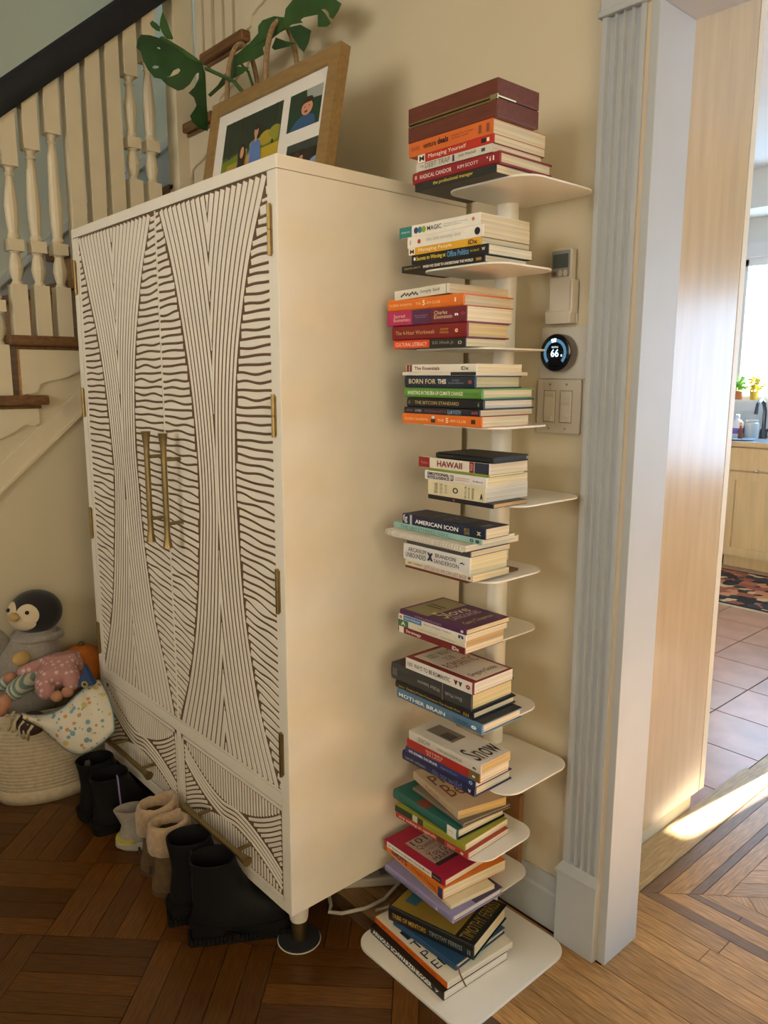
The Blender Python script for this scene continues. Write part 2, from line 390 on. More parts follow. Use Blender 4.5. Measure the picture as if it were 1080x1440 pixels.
# kitchen back wall with window
wx0, wx1, wz0, wz1 = -1.40, -.28, 1.175, 2.21
struct(MB().box((-2.3, 4.56, 0), (wx0, 4.66, 2.76)).box((wx1, 4.56, 0), (.55, 4.66, 2.76)).box((wx0, 4.56, 0), (wx1, 4.66, wz0)).box((wx0, 4.56, wz1), (wx1, 4.66, 2.76)).build('wall_kitchen', WALLK), 'white kitchen wall around the window')
struct(MB().box((-2.3, 1.0, 0), (-2.2, 4.66, 2.76)).build('wall_kitchen_left', WALLK))
WHITE = mat('window_white', (.82, .84, .84), .4)
win = struct(empty('window_1', (0, 4.56, 0)), 'bright kitchen window with a white frame above the sink')
f = MB().box((wx0, .0, wz0), (wx0+.05, .09, wz1)).box((wx1-.05, 0, wz0), (wx1, .09, wz1)).box((wx0, 0, wz1-.05), (wx1, .09, wz1)).box((wx0, 0, wz0), (wx1, .09, wz0+.03))
f.build('window_frame', WHITE, win)
MB().box((wx0-.09, -.02, wz0-.085), (wx1+.09, .0, wz0-.01)).box((wx0-.11, -.05, wz0-.02), (wx1+.11, .03, wz0)).build('window_sill', WHITE, win)
MB().box((wx0-.09, -.02, wz0), (wx0, 0, wz1+.1)).box((wx0-.1, -.03, wz1+.01), (wx1+.1, 0, wz1+.11)).box((wx1, -.02, wz0), (wx1+.09, 0, wz1+.1)).build('window_casing', WHITE, win)
gl = bpy.data.materials.new('window_glass'); gl.use_nodes = True; nt = gl.node_tree; nt.nodes.clear()
ou = nt.nodes.new('ShaderNodeOutputMaterial'); mx = nt.nodes.new('ShaderNodeMixShader'); tr = nt.nodes.new('ShaderNodeBsdfTransparent'); gs = nt.nodes.new('ShaderNodeBsdfGlossy')
gs.inputs['Roughness'].default_value = .02; mx.inputs[0].default_value = .06
nt.links.new(tr.outputs[0], mx.inputs[1]); nt.links.new(gs.outputs[0], mx.inputs[2]); nt.links.new(mx.outputs[0], ou.inputs[0])
MB().box((wx0+.05, .05, wz0+.03), (wx1-.05, .054, wz1-.05)).build('pane', gl, win)
# soffit over the kitchen window
struct(MB().box((-2.2, 4.2, 2.50), (.45, 4.56, 2.76)).build('trim_1', WALLK), 'white soffit over the kitchen window')

# ------------------------------------------------------------------ cased opening
ca = struct(empty('door_1', (0, 0, 0)), 'wide cased doorway with fluted white casing and plinth block')
# fluted pilaster: cross-section in x,y extruded in z
x0, x1, yf = .356, .452, -.026
prof = [(x0, 0), (x0, yf), (x0+.011, yf), (x0+.014, yf+.009)]
for k in range(3):
    a = x0+.0262+k*.0185
    prof += [(a, yf+.009), (a+.0022, yf+.0005), (a+.0048, yf+.0005), (a+.007, yf+.009)]
prof += [(x1-.014, yf+.009), (x1-.011, yf), (x1, yf), (x1, 0)]
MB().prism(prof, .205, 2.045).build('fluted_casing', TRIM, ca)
pp = [(x0-.010, 0), (x0-.010, -.038), (x1+.004, -.038), (x1+.004, 0)]
MB().prism(pp, 0, .185).build('plinth_block', TRIM, ca, bevel=.003)
MB().loft([[(x0-.012, 0, .185), (x0-.012, -.040, .185), (x1+.005, -.040, .185), (x1+.005, 0, .185)], [(x0-.012, 0, .192), (x0-.012, -.040, .192), (x1+.005, -.040, .192), (x1+.005, 0, .192)], [(x0, 0, .212), (x0, -.026, .212), (x1, -.026, .212), (x1, 0, .212)]]).build('plinth_cap', TRIM, ca)
MB().box((x0-.008, -.034, 2.045), (x1+.006, 0, 2.056)).box((x0-.004, -.030, 2.056), (x1+.012, 0, 2.19)).build('capital', TRIM, ca, bevel=.002)
MB().box((.452, -.020, 0), (XJ-.016, .0, ZH+.02)).build('back_band', mat('trim_edge', (.55, .45, .33), .6), ca)
MB().box((XJ-.018, -.021, 0), (XJ, YW+.006, ZH)).build('jamb', TRIM, ca, bevel=.0015)
MB().box((XJ-.018, -.021, ZH), (1.97, YW+.006, ZH+.02)).build('head_jamb', TRIM, ca)
MB().box((x1+.012, -.026, ZH+.02), (1.95, 0, ZH+.13)).build('head_casing', TRIM, ca)
MB().box((1.95, -.021, 0), (1.97, YW+.006, ZH)).build('jamb', TRIM, ca)
# baseboard
bb = [(0, 0), (-.018, 0), (-.018, .095), (-.014, .102), (-.012, .125), (-.004, .135), (0, .135)]
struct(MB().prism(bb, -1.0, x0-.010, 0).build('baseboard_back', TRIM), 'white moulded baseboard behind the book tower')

# ------------------------------------------------------------------ staircase
st = thing('staircase', 'painted staircase with oak treads, turned white balusters and a dark navy handrail', 'staircase', (SX, -1, 0))
off = Vector((-SX, 1, 0))
def SP(mb): mb.v = [(p[0]+off.x, p[1]+off.y, p[2]) for p in mb.v]; return mb
tb = .032
for k in range(0, 5):
    y0, y1 = RY[k]-.035, (RY[k+1] if k < 4 else .9)
    if k < 4:
        SP(MB().box((-2.20, y0, TT[k]-tb), (SX-.001, y1+.015, TT[k]))).build('tread', OAKD, st, bevel=.008)
        # return nosing along the open end
        SP(MB().box((SX, y0, TT[k]-tb), (SX+.032, y1+.075, TT[k])).box((SX, y0+.02, TT[k]-tb-.012), (SX+.016, y1+.055, TT[k]-tb))).build('return_nosing', OAKD, st, bevel=.007)
    else:
        SP(MB().box((-2.20, y0, TT[k]-tb), (SX-.05, .9, TT[k]))).build('tread', OAKD, st, bevel=.008)
    SP(MB().box((-2.20, RY[k]-.006, TT[k]-RISE), (SX+.001, RY[k]+.02, TT[k]-tb))).build('riser', mat('riser_oak', (.33, .165, .06), .4, var=.25, vscale=9, stretch=(.6, 5, 10)), st)
for k in (6, 7, 8):
    xk = RX[k]; z = TT[k-1]
    SP(MB().box((xk-.035, .001, z-tb), (xk+.225, .9, z))).build('tread', OAKD, st, bevel=.008)
    SP(MB().box((xk-.035, -.034, z-tb), (xk+.24, 0, z)).box((xk-.015, -.018, z-tb-.012), (xk+.22, 0, z-tb))).build('return_nosing', OAKD, st, bevel=.007)
    SP(MB().box((xk, .0, z-RISE), (xk+.02, .9, z-tb))).build('riser', STAIRW, st)
# scrolled brackets below the tread ends (thin raised boards with a curved lower edge)
def bracket2d(L, H):
    pts = [(0, 0), (L, 0)]
    cur = [(L, -.33*H), (.93*L, -.40*H), (.86*L, -.36*H), (.80*L, -.36*H), (.70*L, -.50*H), (.55*L, -.62*H), (.45*L, -.66*H), (.36*L, -.68*H), (.22*L, -.76*H), (.18*L, -.95*H), (0, -1.0*H)]
    return pts+cur
for k in range(0, 4):
    # open end at RY[k] (front) to RY[k+1]; the deep end of the bracket is to the front
    pts = [(RY[k]+.0+u, TT[k]-tb-.012+v) for u, v in bracket2d(.255, .145)]
    SP(MB().prism(pts, SX, SX+.009, 0)).build('scroll_bracket', STAIRW, st)
for k in (6, 7, 8):
    pts = [(RX[k]+u, TT[k-1]-tb-.012+v) for u, v in bracket2d(.235, .145)]
    SP(MB().prism(pts, -.009, 0, 1)).build('scroll_bracket', STAIRW, st)
# stringer moulding following the pitch
m0 = un(0, 694, 0, SX); m1 = un(114, 584, 0, SX); sl = (m1.z-m0.z)/(m1.y-m0.y)
def strg(ya, yb, dz, h, t, nm):
    za = m0.z+(ya-m0.y)*sl+dz; zb = m0.z+(yb-m0.y)*sl+dz
    SP(MB().prism([(ya, za), (yb, zb), (yb, zb+h), (ya, za+h)], SX, SX+t, 0)).build(nm, STAIRW, st)
strg(-1.0, 0, 0, .012, .012, 'string_moulding'); strg(-1.0, 0, .012, .075, .006, 'string_moulding')
# balusters
def turned(h):
    a = .0235; top = h-.17
    mb = MB()
    mb.box((-a, -a, 0), (a, a, .16))
    mb.lathe([(.020, .16), (.013, .172), (.019, .19), (.0225, .21), (.019, .235), (.014, .255), (.019, .262), (.012, .27)], 12)
    mb.box((-a, -a, .262), (a, a, .298))
    mb.lathe([(.016, .298), (.020, .306), (.015, .318), (.019, .35), (.0215, .40), (.015, top-.06), (.0115, top-.03), (.017, top-.024), (.012, top-.015), (.016, top-.004), (.021, top)], 12)
    mb.box((-a, -a, top-.0), (a, a, h))
    return mb
rail0 = un(0, 166, 0, SX); rail1 = un(231, 2.4, 0, SX); rs = (rail1.z-rail0.z)/(rail1.y-rail0.y)
def railz(y): return rail0.z+(y-rail0.y)*rs
XB = SX-.02
turn_i = {0: 1}
by = [-.84, -.772, -.702, -.633, -.564, -.495, -.425, -.356, -.287, -.222, -.153]
for i, y in enumerate(by):
    k = max(j for j in range(5) if RY[j]-.03 <= y)
    z0 = TT[k]; h = railz(y)-z0+.02
    if i in (6, 7, 8): mb = MB().box((-.0235, -.0235, 0), (.0235, .0235, h))
    else: mb = turned(h)
    mb.v = [(p[0]+XB, p[1]+y, p[2]+z0) for p in mb.v]
    SP(mb).build('baluster', STAIRW, st, smooth=False)
# newel posts at the turn
SP(MB().box((SX-.085, -.055, TT[3]), (SX-.01, .025, 3.1))).build('newel_post', STAIRW, st, bevel=.003)
for x, k in ((-1.30, 6), (-1.235, 6), (-1.165, 7), (-1.10, 7), (-1.035, 7), (-.95, 8), (-.88, 8)):
    SP(MB().box((x-.0235, .005, TT[k-1]), (x+.0235, .052, 3.35))).build('baluster', STAIRW, st)
# handrail: rounded profile swept along the pitch
pf = [(-.030, 0), (.030, 0), (.040, .025), (.042, .055), (.032, .082), (0, .095), (-.032, .082), (-.042, .055), (-.040, .025)]
rings = []
for y in (-1.6, 0.02):
    rings.append([(XB+a, y, railz(y)+b*1.15) for a, b in pf])
SP(MB().loft(rings)).build('handrail', RAIL, st, smooth=True, angle=35)
# wall skirt on the far side of the stairs
s0 = un(0, 395, 0, -2.2); s1 = un(155, 265, 0, -2.2); ss = (s1.z-s0.z)/(s1.y-s0.y)
SP(MB().prism([(-1.2, s0.z+(-1.2-s0.y)*ss-.30), (.9, s0.z+(.9-s0.y)*ss-.30), (.9, s0.z+(.9-s0.y)*ss), (-1.2, s0.z+(-1.2-s0.y)*ss)], -2.2, -2.185, 0)).build('wall_skirt', mat('skirt_grey', (.40, .42, .42), .5), st)
SP(MB().prism([(-1.2, s0.z+(-1.2-s0.y)*ss-.02), (.9, s0.z+(.9-s0.y)*ss-.02), (.9, s0.z+(.9-s0.y)*ss+.015), (-1.2, s0.z+(-1.2-s0.y)*ss+.015)], -2.2, -2.170, 0)).build('skirt_cap', mat('skirt_white', (.55, .57, .57), .5), st)
# ------------------------------------------------------------------ armoire
W, D, ZT, ZB = 1.0773, .5635, 1.7712, .1271
ar = thing('armoire', 'tall white armoire with carved brown-lined doors, two drawers and brass pulls', 'armoire', (-W/2, -D/2, 0))
ao = Vector((W/2, D/2, 0))
def AP(mb): mb.v = [(p[0]+ao.x, p[1]+ao.y, p[2]) for p in mb.v]; return mb
YB = -.022      # back of the armoire stands just off the baseboard
FR = -D         # front plane of the frame
AP(MB().box((-W, FR, ZT-.026), (0, YB, ZT))).build('top_panel', CABW, ar, bevel=.002)
AP(MB().box((-W, FR, ZB), (-W+.03, YB, ZT-.027))).build('side_panel', CABW, ar, bevel=.0015)
AP(MB().box((-.03, FR, ZB), (0, YB, ZT-.027))).build('side_panel', CABW, ar, bevel=.0015)
AP(MB().box((-W+.03, FR, ZB), (-.03, YB, ZB+.022))).build('bottom_panel', CABW, ar)
AP(MB().box((-W+.03, YB-.008, ZB+.022), (-.03, YB, ZT-.027))).build('back_panel', CABW, ar)
AP(MB().box((-W+.03, FR, .389), (-.03, FR+.3, .421))).build('middle_rail', CABW, ar, bevel=.001)
AP(MB().box((-.543, FR, ZB+.022), (-.519, FR+.3, .389))).build('drawer_divider', CABW, ar, bevel=.001)
# carved relief: white ribs standing on a brown ground
def rib_add(mb, pts, wid, y0, h):
    """pts: list of (x,z,halfwidth) centre line; trapezoid section"""
    rings = []
    n = len(pts)
    for i, (x, z, hw) in enumerate(pts):
        a = pts[max(i-1, 0)]; b = pts[min(i+1, n-1)]
        tx, tz = b[0]-a[0], b[1]-a[1]; l = math.hypot(tx, tz) or 1; nx, nz = -tz/l, tx/l
        rings.append([(x-nx*hw, y0, z-nz*hw), (x-nx*(hw-.0008), y0-h, z-nz*(hw-.0008)), (x+nx*(hw-.0008), y0-h, z+nz*(hw-.0008)), (x+nx*hw, y0, z+nz*hw)])
    vs = [p for r in rings for p in r]; fs = []
    for k in range(len(rings)-1):
        for i in range(3): fs.append((k*4+i, k*4+i+1, (k+1)*4+i+1, (k+1)*4+i))
    fs += [(0, 1, 2, 3), tuple((len(rings)-1)*4+i for i in (3, 2, 1, 0))]
    mb.add(vs, fs)
GW = .0056; HW_P = .0178
def door_relief(x0, x1, z0, z1, lft, rgt, cen, seed):
    rnd = random.Random(seed); mb = MB(); y0 = FR+.0022; h = .0012
    L = lambda z: max(smooth_interp(lft, z), x0); R = lambda z: min(smooth_interp(rgt, z), x1); Cc = lambda z: smooth_interp(cen, z)
    n = 110; zs = [z0+(z1-z0)*i/n for i in range(n+1)]
    # vertical fan ribs, parallel to the outline, meeting in chevrons on the centre line
    for side in (0, 1):
        for k in range(0, 14):
            run = []
            for z in zs:
                hw_full = (Cc(z)-L(z)) if side == 0 else (R(z)-Cc(z))
                p = .0150+(hw_full-.09)*.052
                gv = .0066
                e0 = k*p+gv/2; e1_ = min((k+1)*p-gv/2, hw_full+.0002)
                if e1_-e0 > .0006:
                    c0 = (e0+e1_)/2
                    x = L(z)+c0 if side == 0 else R(z)-c0
                    run.append((x, z, max((e1_-e0)/2, .0009)))
                else:
                    if len(run) > 1: rib_add(mb, run, 0, y0, h)
                    run = []
            if len(run) > 1: rib_add(mb, run, 0, y0, h)
    # wavy cross ribs either side: each groove wanders on its own, the ribs fill the space between
    waves = {}
    def groove(j, x, isl):
        if j not in waves: waves[j] = [(rnd.uniform(.0004, .0019), rnd.uniform(25, 60), rnd.uniform(0, 6.28)) for _ in range(3)]
        zz = z0-.16+j*HW_P; t = (zz-z0)/(z1-z0)
        slope = -.34*max(0, .62-t)/.62 + .10*max(0, t-.66)/.34
        return zz+slope*((x-x0) if isl else (x-x1+.12))+sum(a*math.sin(f*x+q) for a, f, q in waves[j])
    NJ = int((z1-z0+.28)/HW_P)
    for j in range(NJ):
        for isl in (True, False):
            run = []
            for i in range(67):
                x = x0+(x1-x0)*i/66
                a = groove(j, x, isl)+GW/2; b = groove(j+1, x, isl)-GW/2
                a = max(a, z0); b = min(b, z1)
                z = (a+b)/2
                ok = b-a > .0008 and ((x < L(z)-.0035) if isl else (x > R(z)+.0035))
                if ok: run.append((x, z, (b-a)/2))
                else:
                    if len(run) > 1: rib_add(mb, run, 0, y0, h)
                    run = []
            if len(run) > 1: rib_add(mb, run, 0, y0, h)
    return mb
def srt(p): return sorted([(z, x) for x, z in p])
RL = srt([(-.512, 1.748), (-.457, 1.615), (-.414, 1.466), (-.385, 1.337), (-.366, 1.197), (-.360, 1.08), (-.366, .976), (-.398, .757), (-.445, .588), (-.512, .426)])
RR = srt([(-.030, 1.748), (-.103, 1.599), (-.152, 1.446), (-.176, 1.325), (-.186, 1.208), (-.188, 1.06), (-.171, .836), (-.143, .694), (-.109, .579), (-.039, .423)])
LL = srt([(-1.036, 1.748), (-.974, 1.577), (-.927, 1.449), (-.896, 1.322), (-.876, 1.18), (-.867, 1.06), (-.900, .832), (-.949, .626), (-1.035, .425)])
LR = srt([(-.548, 1.748), (-.624, 1.592), (-.686, 1.388), (-.711, 1.175), (-.704, 1.041), (-.690, .891), (-.647, .686), (-.597, .561), (-.550, .425)])
doors = []
for (x0, x1, lf, rg, cx, hs, sd) in ((-1.041, -.5305, LL, LR, -.797, -1, 3), (-.5285, -.023, RL, RR, -.277, 1, 8)):
    z0, z1 = .4235, 1.7435
    d = AP(MB().box((x0, FR+.0022, z0), (x1, FR+.020, z1))).build('door', GROOVE, ar)
    # white rim round the door
    e = .0045; el, er = (.011, .0015) if hs < 0 else (.0015, .011)
    AP(MB().box((x0, FR+.0003, z0), (x0+el, FR+.0022, z1)).box((x1-er, FR+.0003, z0), (x1, FR+.0022, z1)).box((x0, FR+.0005, z0), (x1, FR+.0022, z0+e))).build('door_rim', CABW, d)
    rl = AP(door_relief(x0+.001, x1-.001, z0+e, z1-.0045, lf, rg, [(z0, cx), (z1, cx)], sd)).build('carved_relief', CABW, d)
    rl['label'] = 'white carved ribs in an hourglass pattern over brown grooves'; rl['kind'] = 'stuff'
    doors.append(d)
    hx_ = (x1 if hs > 0 else x0)
    for (ha, hb) in ((1.588, 1.678), (1.228, 1.308), (.850, .941), (.472, .569)):
        if hs < 0: ha, hb = ha+.0, hb+.0
        xx = (-.0285 if hs > 0 else -1.062)
        mbh = MB().box((xx, FR-.004, ha), (xx+.011, FR, hb)); mbh.tube([(xx+.0055, FR-.005, ha-.004), (xx+.0055, FR-.005, (ha+hb)/2-.0008)], .0042, 8); mbh.tube([(xx+.0055, FR-.005, (ha+hb)/2+.0008), (xx+.0055, FR-.005, hb+.004)], .0042, 8)
        AP(mbh).build('hinge', BRASS, d)
    # pull
    hxp = un(208.5, 680, 1, FR-.043).x if hs < 0 else un(232, 680, 1, FR-.043).x
    yb = FR-.043
    hb = MB()
    zs_ = [(.0125, .925), (.0115, .93), (.0075, .955), (.0072, .99), (.0072, 1.14), (.0075, 1.175), (.0115, 1.205), (.0125, 1.21)]
    hb.lathe(zs_, 14, (hxp, yb, 0))
    for zz in (1.145, .985): hb.tube([(hxp, yb, zz), (hxp, FR+.001, zz)], .0048, 10)
    AP(hb).build('pull_handle', BRASS, d, smooth=True, angle=40)
# drawers
def drawer_relief(x0, x1, z0, z1):
    mb = MB(); y0 = FR+.0022; h = .0015; p = .0132; cxm = (x0+x1)/2; hwid = (x1-x0)/2; H = z1-z0
    bowl = lambda x: z0+H*.565 + H*.41*abs((x-cxm)/hwid)**1.9
    arch = lambda x: z0+H*.365 - H*.34*abs((x-cxm)/hwid)**1.9
    # vertical ribs above the bowl and below the arch
    vp = .0128; x = x0+vp*.6
    while x < x1-.004:
        b = bowl(x)+.004; a = arch(x)-.004
        if z1-b > .008: rib_add(mb, [(x, b, (vp-.0050)/2), (x, z1, (vp-.0050)/2)], 0, y0, h)
        if a-z0 > .008: rib_add(mb, [(x, z0, (vp-.0050)/2), (x, a, (vp-.0050)/2)], 0, y0, h)
        x += vp
    N = 60; NB = 4
    def fam(fn, ok):
        run = []
        for i in range(N+1):
            x = x0+.003+(x1-x0-.006)*i/N; z = fn(x)
            if z0+.002 < z < z1-.002 and ok(x, z): run.append((x, z, (p-.0050)/2))
            else:
                if len(run) > 1: rib_add(mb, run, 0, y0, h)
                run = []
        if len(run) > 1: rib_add(mb, run, 0, y0, h)
    sst = lambda t: 0 if t < 0 else 1 if t > 1 else t*t*(3-2*t)
    top_b = lambda x: bowl(x)+(arch(x)+NB*p-bowl(x))*sst((x-cxm+.05)/.10)      # upper edge of the S band
    for k in range(16):
        o_ = (k+.5)*p
        if k < NB: fam(lambda x: top_b(x)-o_, lambda x, z: True)
        fam(lambda x: bowl(x)-o_, lambda x, z: x > cxm-.04 and z > top_b(x)+p*.45)
        fam(lambda x: arch(x)+o_, lambda x, z: x < cxm+.04 and z < top_b(x)-NB*p-p*.45)
    return mb
for (x0, x1) in ((-1.041, -.546), (-.516, -.024)):
    z0, z1 = .1525, .3865
    d = AP(MB().box((x0, FR+.0022, z0), (x1, FR+.35, z1))).build('drawer', GROOVE, ar)
    e = .009
    AP(MB().box((x0, FR+.0005, z0), (x0+e, FR+.0022, z1)).box((x1-e, FR+.0005, z0), (x1, FR+.0022, z1)).box((x0, FR+.0005, z0), (x1, FR+.0022, z0+e)).box((x0, FR+.0005, z1-e), (x1, FR+.0022, z1))).build('drawer_rim', CABW, d)
    rl = AP(drawer_relief(x0+e+.003, x1-e-.003, z0+e+.003, z1-e-.003)).build('carved_relief', CABW, d); rl['kind'] = 'stuff'
    hz = .2285; yb = FR-.043; xa = (x0+x1)/2-.155; xb = xa+.31
    hb = MB()
    pr = [(.0125, 0), (.0115, .005), (.0075, .03), (.0072, .07), (.0072, .24), (.0075, .28), (.0115, .305), (.0125, .31)]
    hb.loft([[(xa+z, yb+r*math.cos(2*PI*i/14), hz+r*math.sin(2*PI*i/14)) for i in range(14)] for r, z in pr])
    for xx in (xa+.055, xb-.055): hb.tube([(xx, yb, hz), (xx, FR+.001, hz)], .0048, 10)
    AP(hb).build('pull_handle', BRASS, d, smooth=True, angle=40)
# legs with brass ferrules
for lx in (-.062, -W+.062):
    for ly in (FR+.062, YB-.06):
        l = AP(MB().lathe([(.0215, .058), (.0225, .062), (.027, ZB)], 20, (lx, ly, 0))).build('leg', CABW, ar, smooth=True, angle=50)
        AP(MB().lathe([(.0185, .007), (.0195, .059)], 20, (lx, ly, 0))).build('ferrule', BRASS, l, smooth=True, angle=50)
cs = thing('furniture_coaster', 'round black felt coaster with white rim under the armoire leg', 'coaster', (-.062, FR+.062, 0))
MB().lathe([(.052, .0002), (.053, .002), (.052, .0028)], 36).build('rim', mat('coaster_rim', (.6, .58, .52), .5), cs)
MB().lathe([(.0505, .0028), (.0505, .0062), (.0485, .0068)], 36).build('felt_pad', mat('felt', (.012, .013, .014), .9), cs)

# ------------------------------------------------------------------ book tower
SHZ = [1.720, 1.563, 1.4065, 1.250, 1.094, .9375, .781, .625, .4690, .3125, .1563]
SHT = 'ABCBABCBABC'
PLATE = {'A': (.150, -.262, .372, -.028), 'B': (.120, -.302, .338, -.105), 'C': (.068, -.275, .285, -.045)}
tw = thing('book_tower', 'slim white metal book tower with floating shelf plates beside the armoire', 'bookshelf', (.213, -.22, 0))
to = Vector((-.213, .22, 0))
def TP(mb): mb.v = [(p[0]+to.x, p[1]+to.y, p[2]) for p in mb.v]; return mb
TP(MB().prism(rrect(.032, -.412, .398, -.040, .05, 8), 0, .007)).build('base_plate', STEELW, tw, bevel=.001)
for z, t in zip(SHZ, SHT):
    a = PLATE[t]
    TP(MB().prism(rrect(a[0], a[1], a[2], a[3], .045, 8), z-.0035, z)).build('shelf_plate', STEELW, tw)
TP(MB().prism(rrect(.150, -.098, .196, -.058, .016, 5), .007, SHZ[0]-.0035)).build('column', STEELW, tw, smooth=True, angle=50)
# ------------------------------------------------------------------ books
def solve_x(px, Y, z):
    # X so that (X,Y,z) falls on picture column px
    a = RT*F_PX-FW*(px-540); q = Vector((0, Y, z))-CAM
    return -(a.y*q.y+a.z*q.z)/a.x + CAM.x
def solve_y(px, X, z):
    a = RT*F_PX-FW*(px-540); q = Vector((X, 0, z))-CAM
    return -(a.x*q.x+a.z*q.z)/a.y + CAM.y
PAGES = {}
def page_mat(h):
    if h in PAGES: return PAGES[h]
    c = s2l(h)
    m = bpy.data.materials.new('pages_'+h); m.use_nodes = True; nt = m.node_tree; b = nt.nodes['Principled BSDF']
    tc = nt.nodes.new('ShaderNodeTexCoord'); mp = nt.nodes.new('ShaderNodeMapping'); mp.inputs['Scale'].default_value = (3, 3, 900)
    n = nt.nodes.new('ShaderNodeTexNoise'); n.inputs['Scale'].default_value = 1.0; n.inputs['Detail'].default_value = 2
    cr = nt.nodes.new('ShaderNodeValToRGB'); cr.color_ramp.elements[0].position = .3; cr.color_ramp.elements[1].position = .7
    cr.color_ramp.elements[0].color = (c[0]*.72, c[1]*.70, c[2]*.66, 1); cr.color_ramp.elements[1].color = (*c, 1)
    nt.links.new(tc.outputs['Object'], mp.inputs[0]); nt.links.new(mp.outputs[0], n.inputs['Vector']); nt.links.new(n.outputs['Fac'], cr.inputs[0]); nt.links.new(cr.outputs[0], b.inputs['Base Color'])
    b.inputs['Roughness'].default_value = .85; PAGES[h] = m; return m
def cov(h): return hx(h, rough=.42, var=.05, vscale=25)
INK = {}
def ink(h):
    if h not in INK: INK[h] = mat('ink_'+h, s2l(h), .5)
    return INK[h]
ORD = ['first', 'second', 'third', 'fourth', 'fifth', 'sixth', 'seventh', 'eighth']
SHN = ["tower's top shelf", "tower's second shelf", "tower's third shelf", "tower's fourth shelf", "tower's fifth shelf", "tower's sixth shelf", "tower's seventh shelf", "tower's eighth shelf", "tower's ninth shelf", "tower's tenth shelf", "tower's lowest shelf", "tower's base plate"]
def make_book(desc, loc, yaw, L, Wd, T, color, hard=False, pages='e9ddc0', back=None, bands=(), txt=(), top=(), ttxt=(), dots=(), bulge=.0, tilt=0.0, spine=None, group=None, label=None):
    """origin: bottom of the spine, middle of its length; spine faces local -y"""
    b = thing('book', label or desc, 'book', loc, yaw, group)
    if tilt: b.rotation_euler = (0, tilt, yaw)
    ct = .0026 if hard else .0009
    over = .0035 if hard else .0004
    sb = .0035 if hard else .0008
    m = cov(color)
    # cover: U-shaped section (y,z) along x
    prof_out = [(Wd, 0), (sb*1.2, 0)]
    n = 5
    for k in range(n+1):
        a = -PI/2+PI*k/n
        prof_out.append((sb*(1-math.cos(a)), T/2+T/2*math.sin(a)*.999 if 0 < k < n else (0 if k == 0 else T)))
    prof_out += [(Wd, T), (Wd, T-ct), (sb+.003, T-ct), (sb+.003, ct), (Wd, ct)]
    # dedupe
    pr = [prof_out[0]]
    for p in prof_out[1:]:
        if math.hypot(p[0]-pr[-1][0], p[1]-pr[-1][1]) > 1e-5: pr.append(p)
    MB().prism(pr, -L/2, L/2, 0).build('cover', m, b)
    # page block
    x1 = L/2-over; nseg = 5
    pg = MB().box((-x1, sb+.0028, ct+.0001), (x1, Wd-over, T-ct-.0001))
    pg.build('pages', page_mat(pages), b)
    if back:   # differently coloured lower board
        MB().box((-L/2-.0002, sb, -.0002), (L/2+.0002, Wd+.0002, ct)).build('back_cover', cov(back), b)
    e = .0003
    for bd in bands:
        u0, u1, hcol = bd[:3]; v0, v1 = bd[3:] if len(bd) > 3 else (.0004/T, 1-.0004/T)
        MB().box((-L/2+u0*L-(.0002 if u0 == 0 else 0), -e, v0*T), (-L/2+u1*L+(.0002 if u1 == 1 else 0), sb*.5, v1*T)).build('spine_band', cov(hcol), b)
    for (u, v, r, hcol) in dots:
        MB().lathe([(r/1000, 0), (r/1000, .0004)], 16).xf(Matrix.Translation((-L/2+u*L, -e*1.2, v*T)) @ Matrix.Rotation(PI/2, 4, 'X')).build('spine_emblem', ink(hcol), b)
    for t in txt:
        s, u0, u1, v0, v1, hcol = t[:6]; bold = t[6] if len(t) > 6 else .0; fl = len(t) > 7
        text_on('spine_title', s, ink(hcol), b, (-L/2+u0*L, -e*2.2, v0*T), (1, 0, 0), (0, 0, 1), (u1-u0)*L, (v1-v0)*T, bold, fl)
    for kk, (u0, u1, v0, v1, hcol) in enumerate(top):
        MB().box((-L/2+u0*L, v0*Wd, T-.0002), (-L/2+u1*L, v1*Wd, T+e*(1+.7*kk))).build('cover_panel', cov(hcol), b)
    for (s, u0, u1, v0, v1, hcol) in ttxt:
        # cover lettering reads away from the spine, lines stacked along it
        text_on('cover_title', s, ink(hcol), b, (-L/2+u1*L, v0*Wd, T+e*(1.6+.7*len(top))), (0, 1, 0), (-1, 0, 0), (v1-v0)*Wd, (u1-u0)*L)
    return b
def px_book(z, ys, xl, xr, xf, T):
    zm = z+T/2
    X0 = solve_x(xl, ys, zm); X1 = solve_x(xr, ys, zm); Yf = solve_y(xf, X1, zm)
    return (Vector(((X0+X1)/2, ys, z)), 0.0, X1-X0, Yf-ys)
def pts_book(z, bl, br, fa):
    A = un(*bl, 2, z); B = un(*br, 2, z); F = un(*fa, 2, z)
    s = B-A; L = s.length; yaw = math.atan2(s.y, s.x); nrm = Vector((-math.sin(yaw), math.cos(yaw), 0))
    return ((A+B)/2, yaw, L, (F-B).dot(nrm))
def stack(si, z, ys, books, i0=0, tot=None):
    n = tot or len(books)
    for i, bk in enumerate(books):
        d = dict(bk); desc = d.pop('d'); T = d.pop('t')/1000.
        if 'p' in d: loc, yaw, L, Wd = pts_book(z, *d.pop('p'))
        else: xl, xr, xf = d.pop('x'); loc, yaw, L, Wd = px_book(z, ys+d.pop('dy', 0), xl, xr, xf, T)
        yaw += d.pop('yaw', 0)
        if 'W' in d: Wd = d.pop('W')
        d.pop('dy', 0)
        loc.z = z+.0002
        j = i+i0
        where = ('bottom' if j == 0 else 'topmost' if j == n-1 else ORD[j]+' up') + ' on the ' + SHN[si]
        make_book(None, loc, yaw, L, Wd, T, label=desc+', '+where, group='books on the tower', **d)
        z += T+.0003
    return z
K = 'f2efe6'; BKc = '16181a'; GO = 'd9b04a'
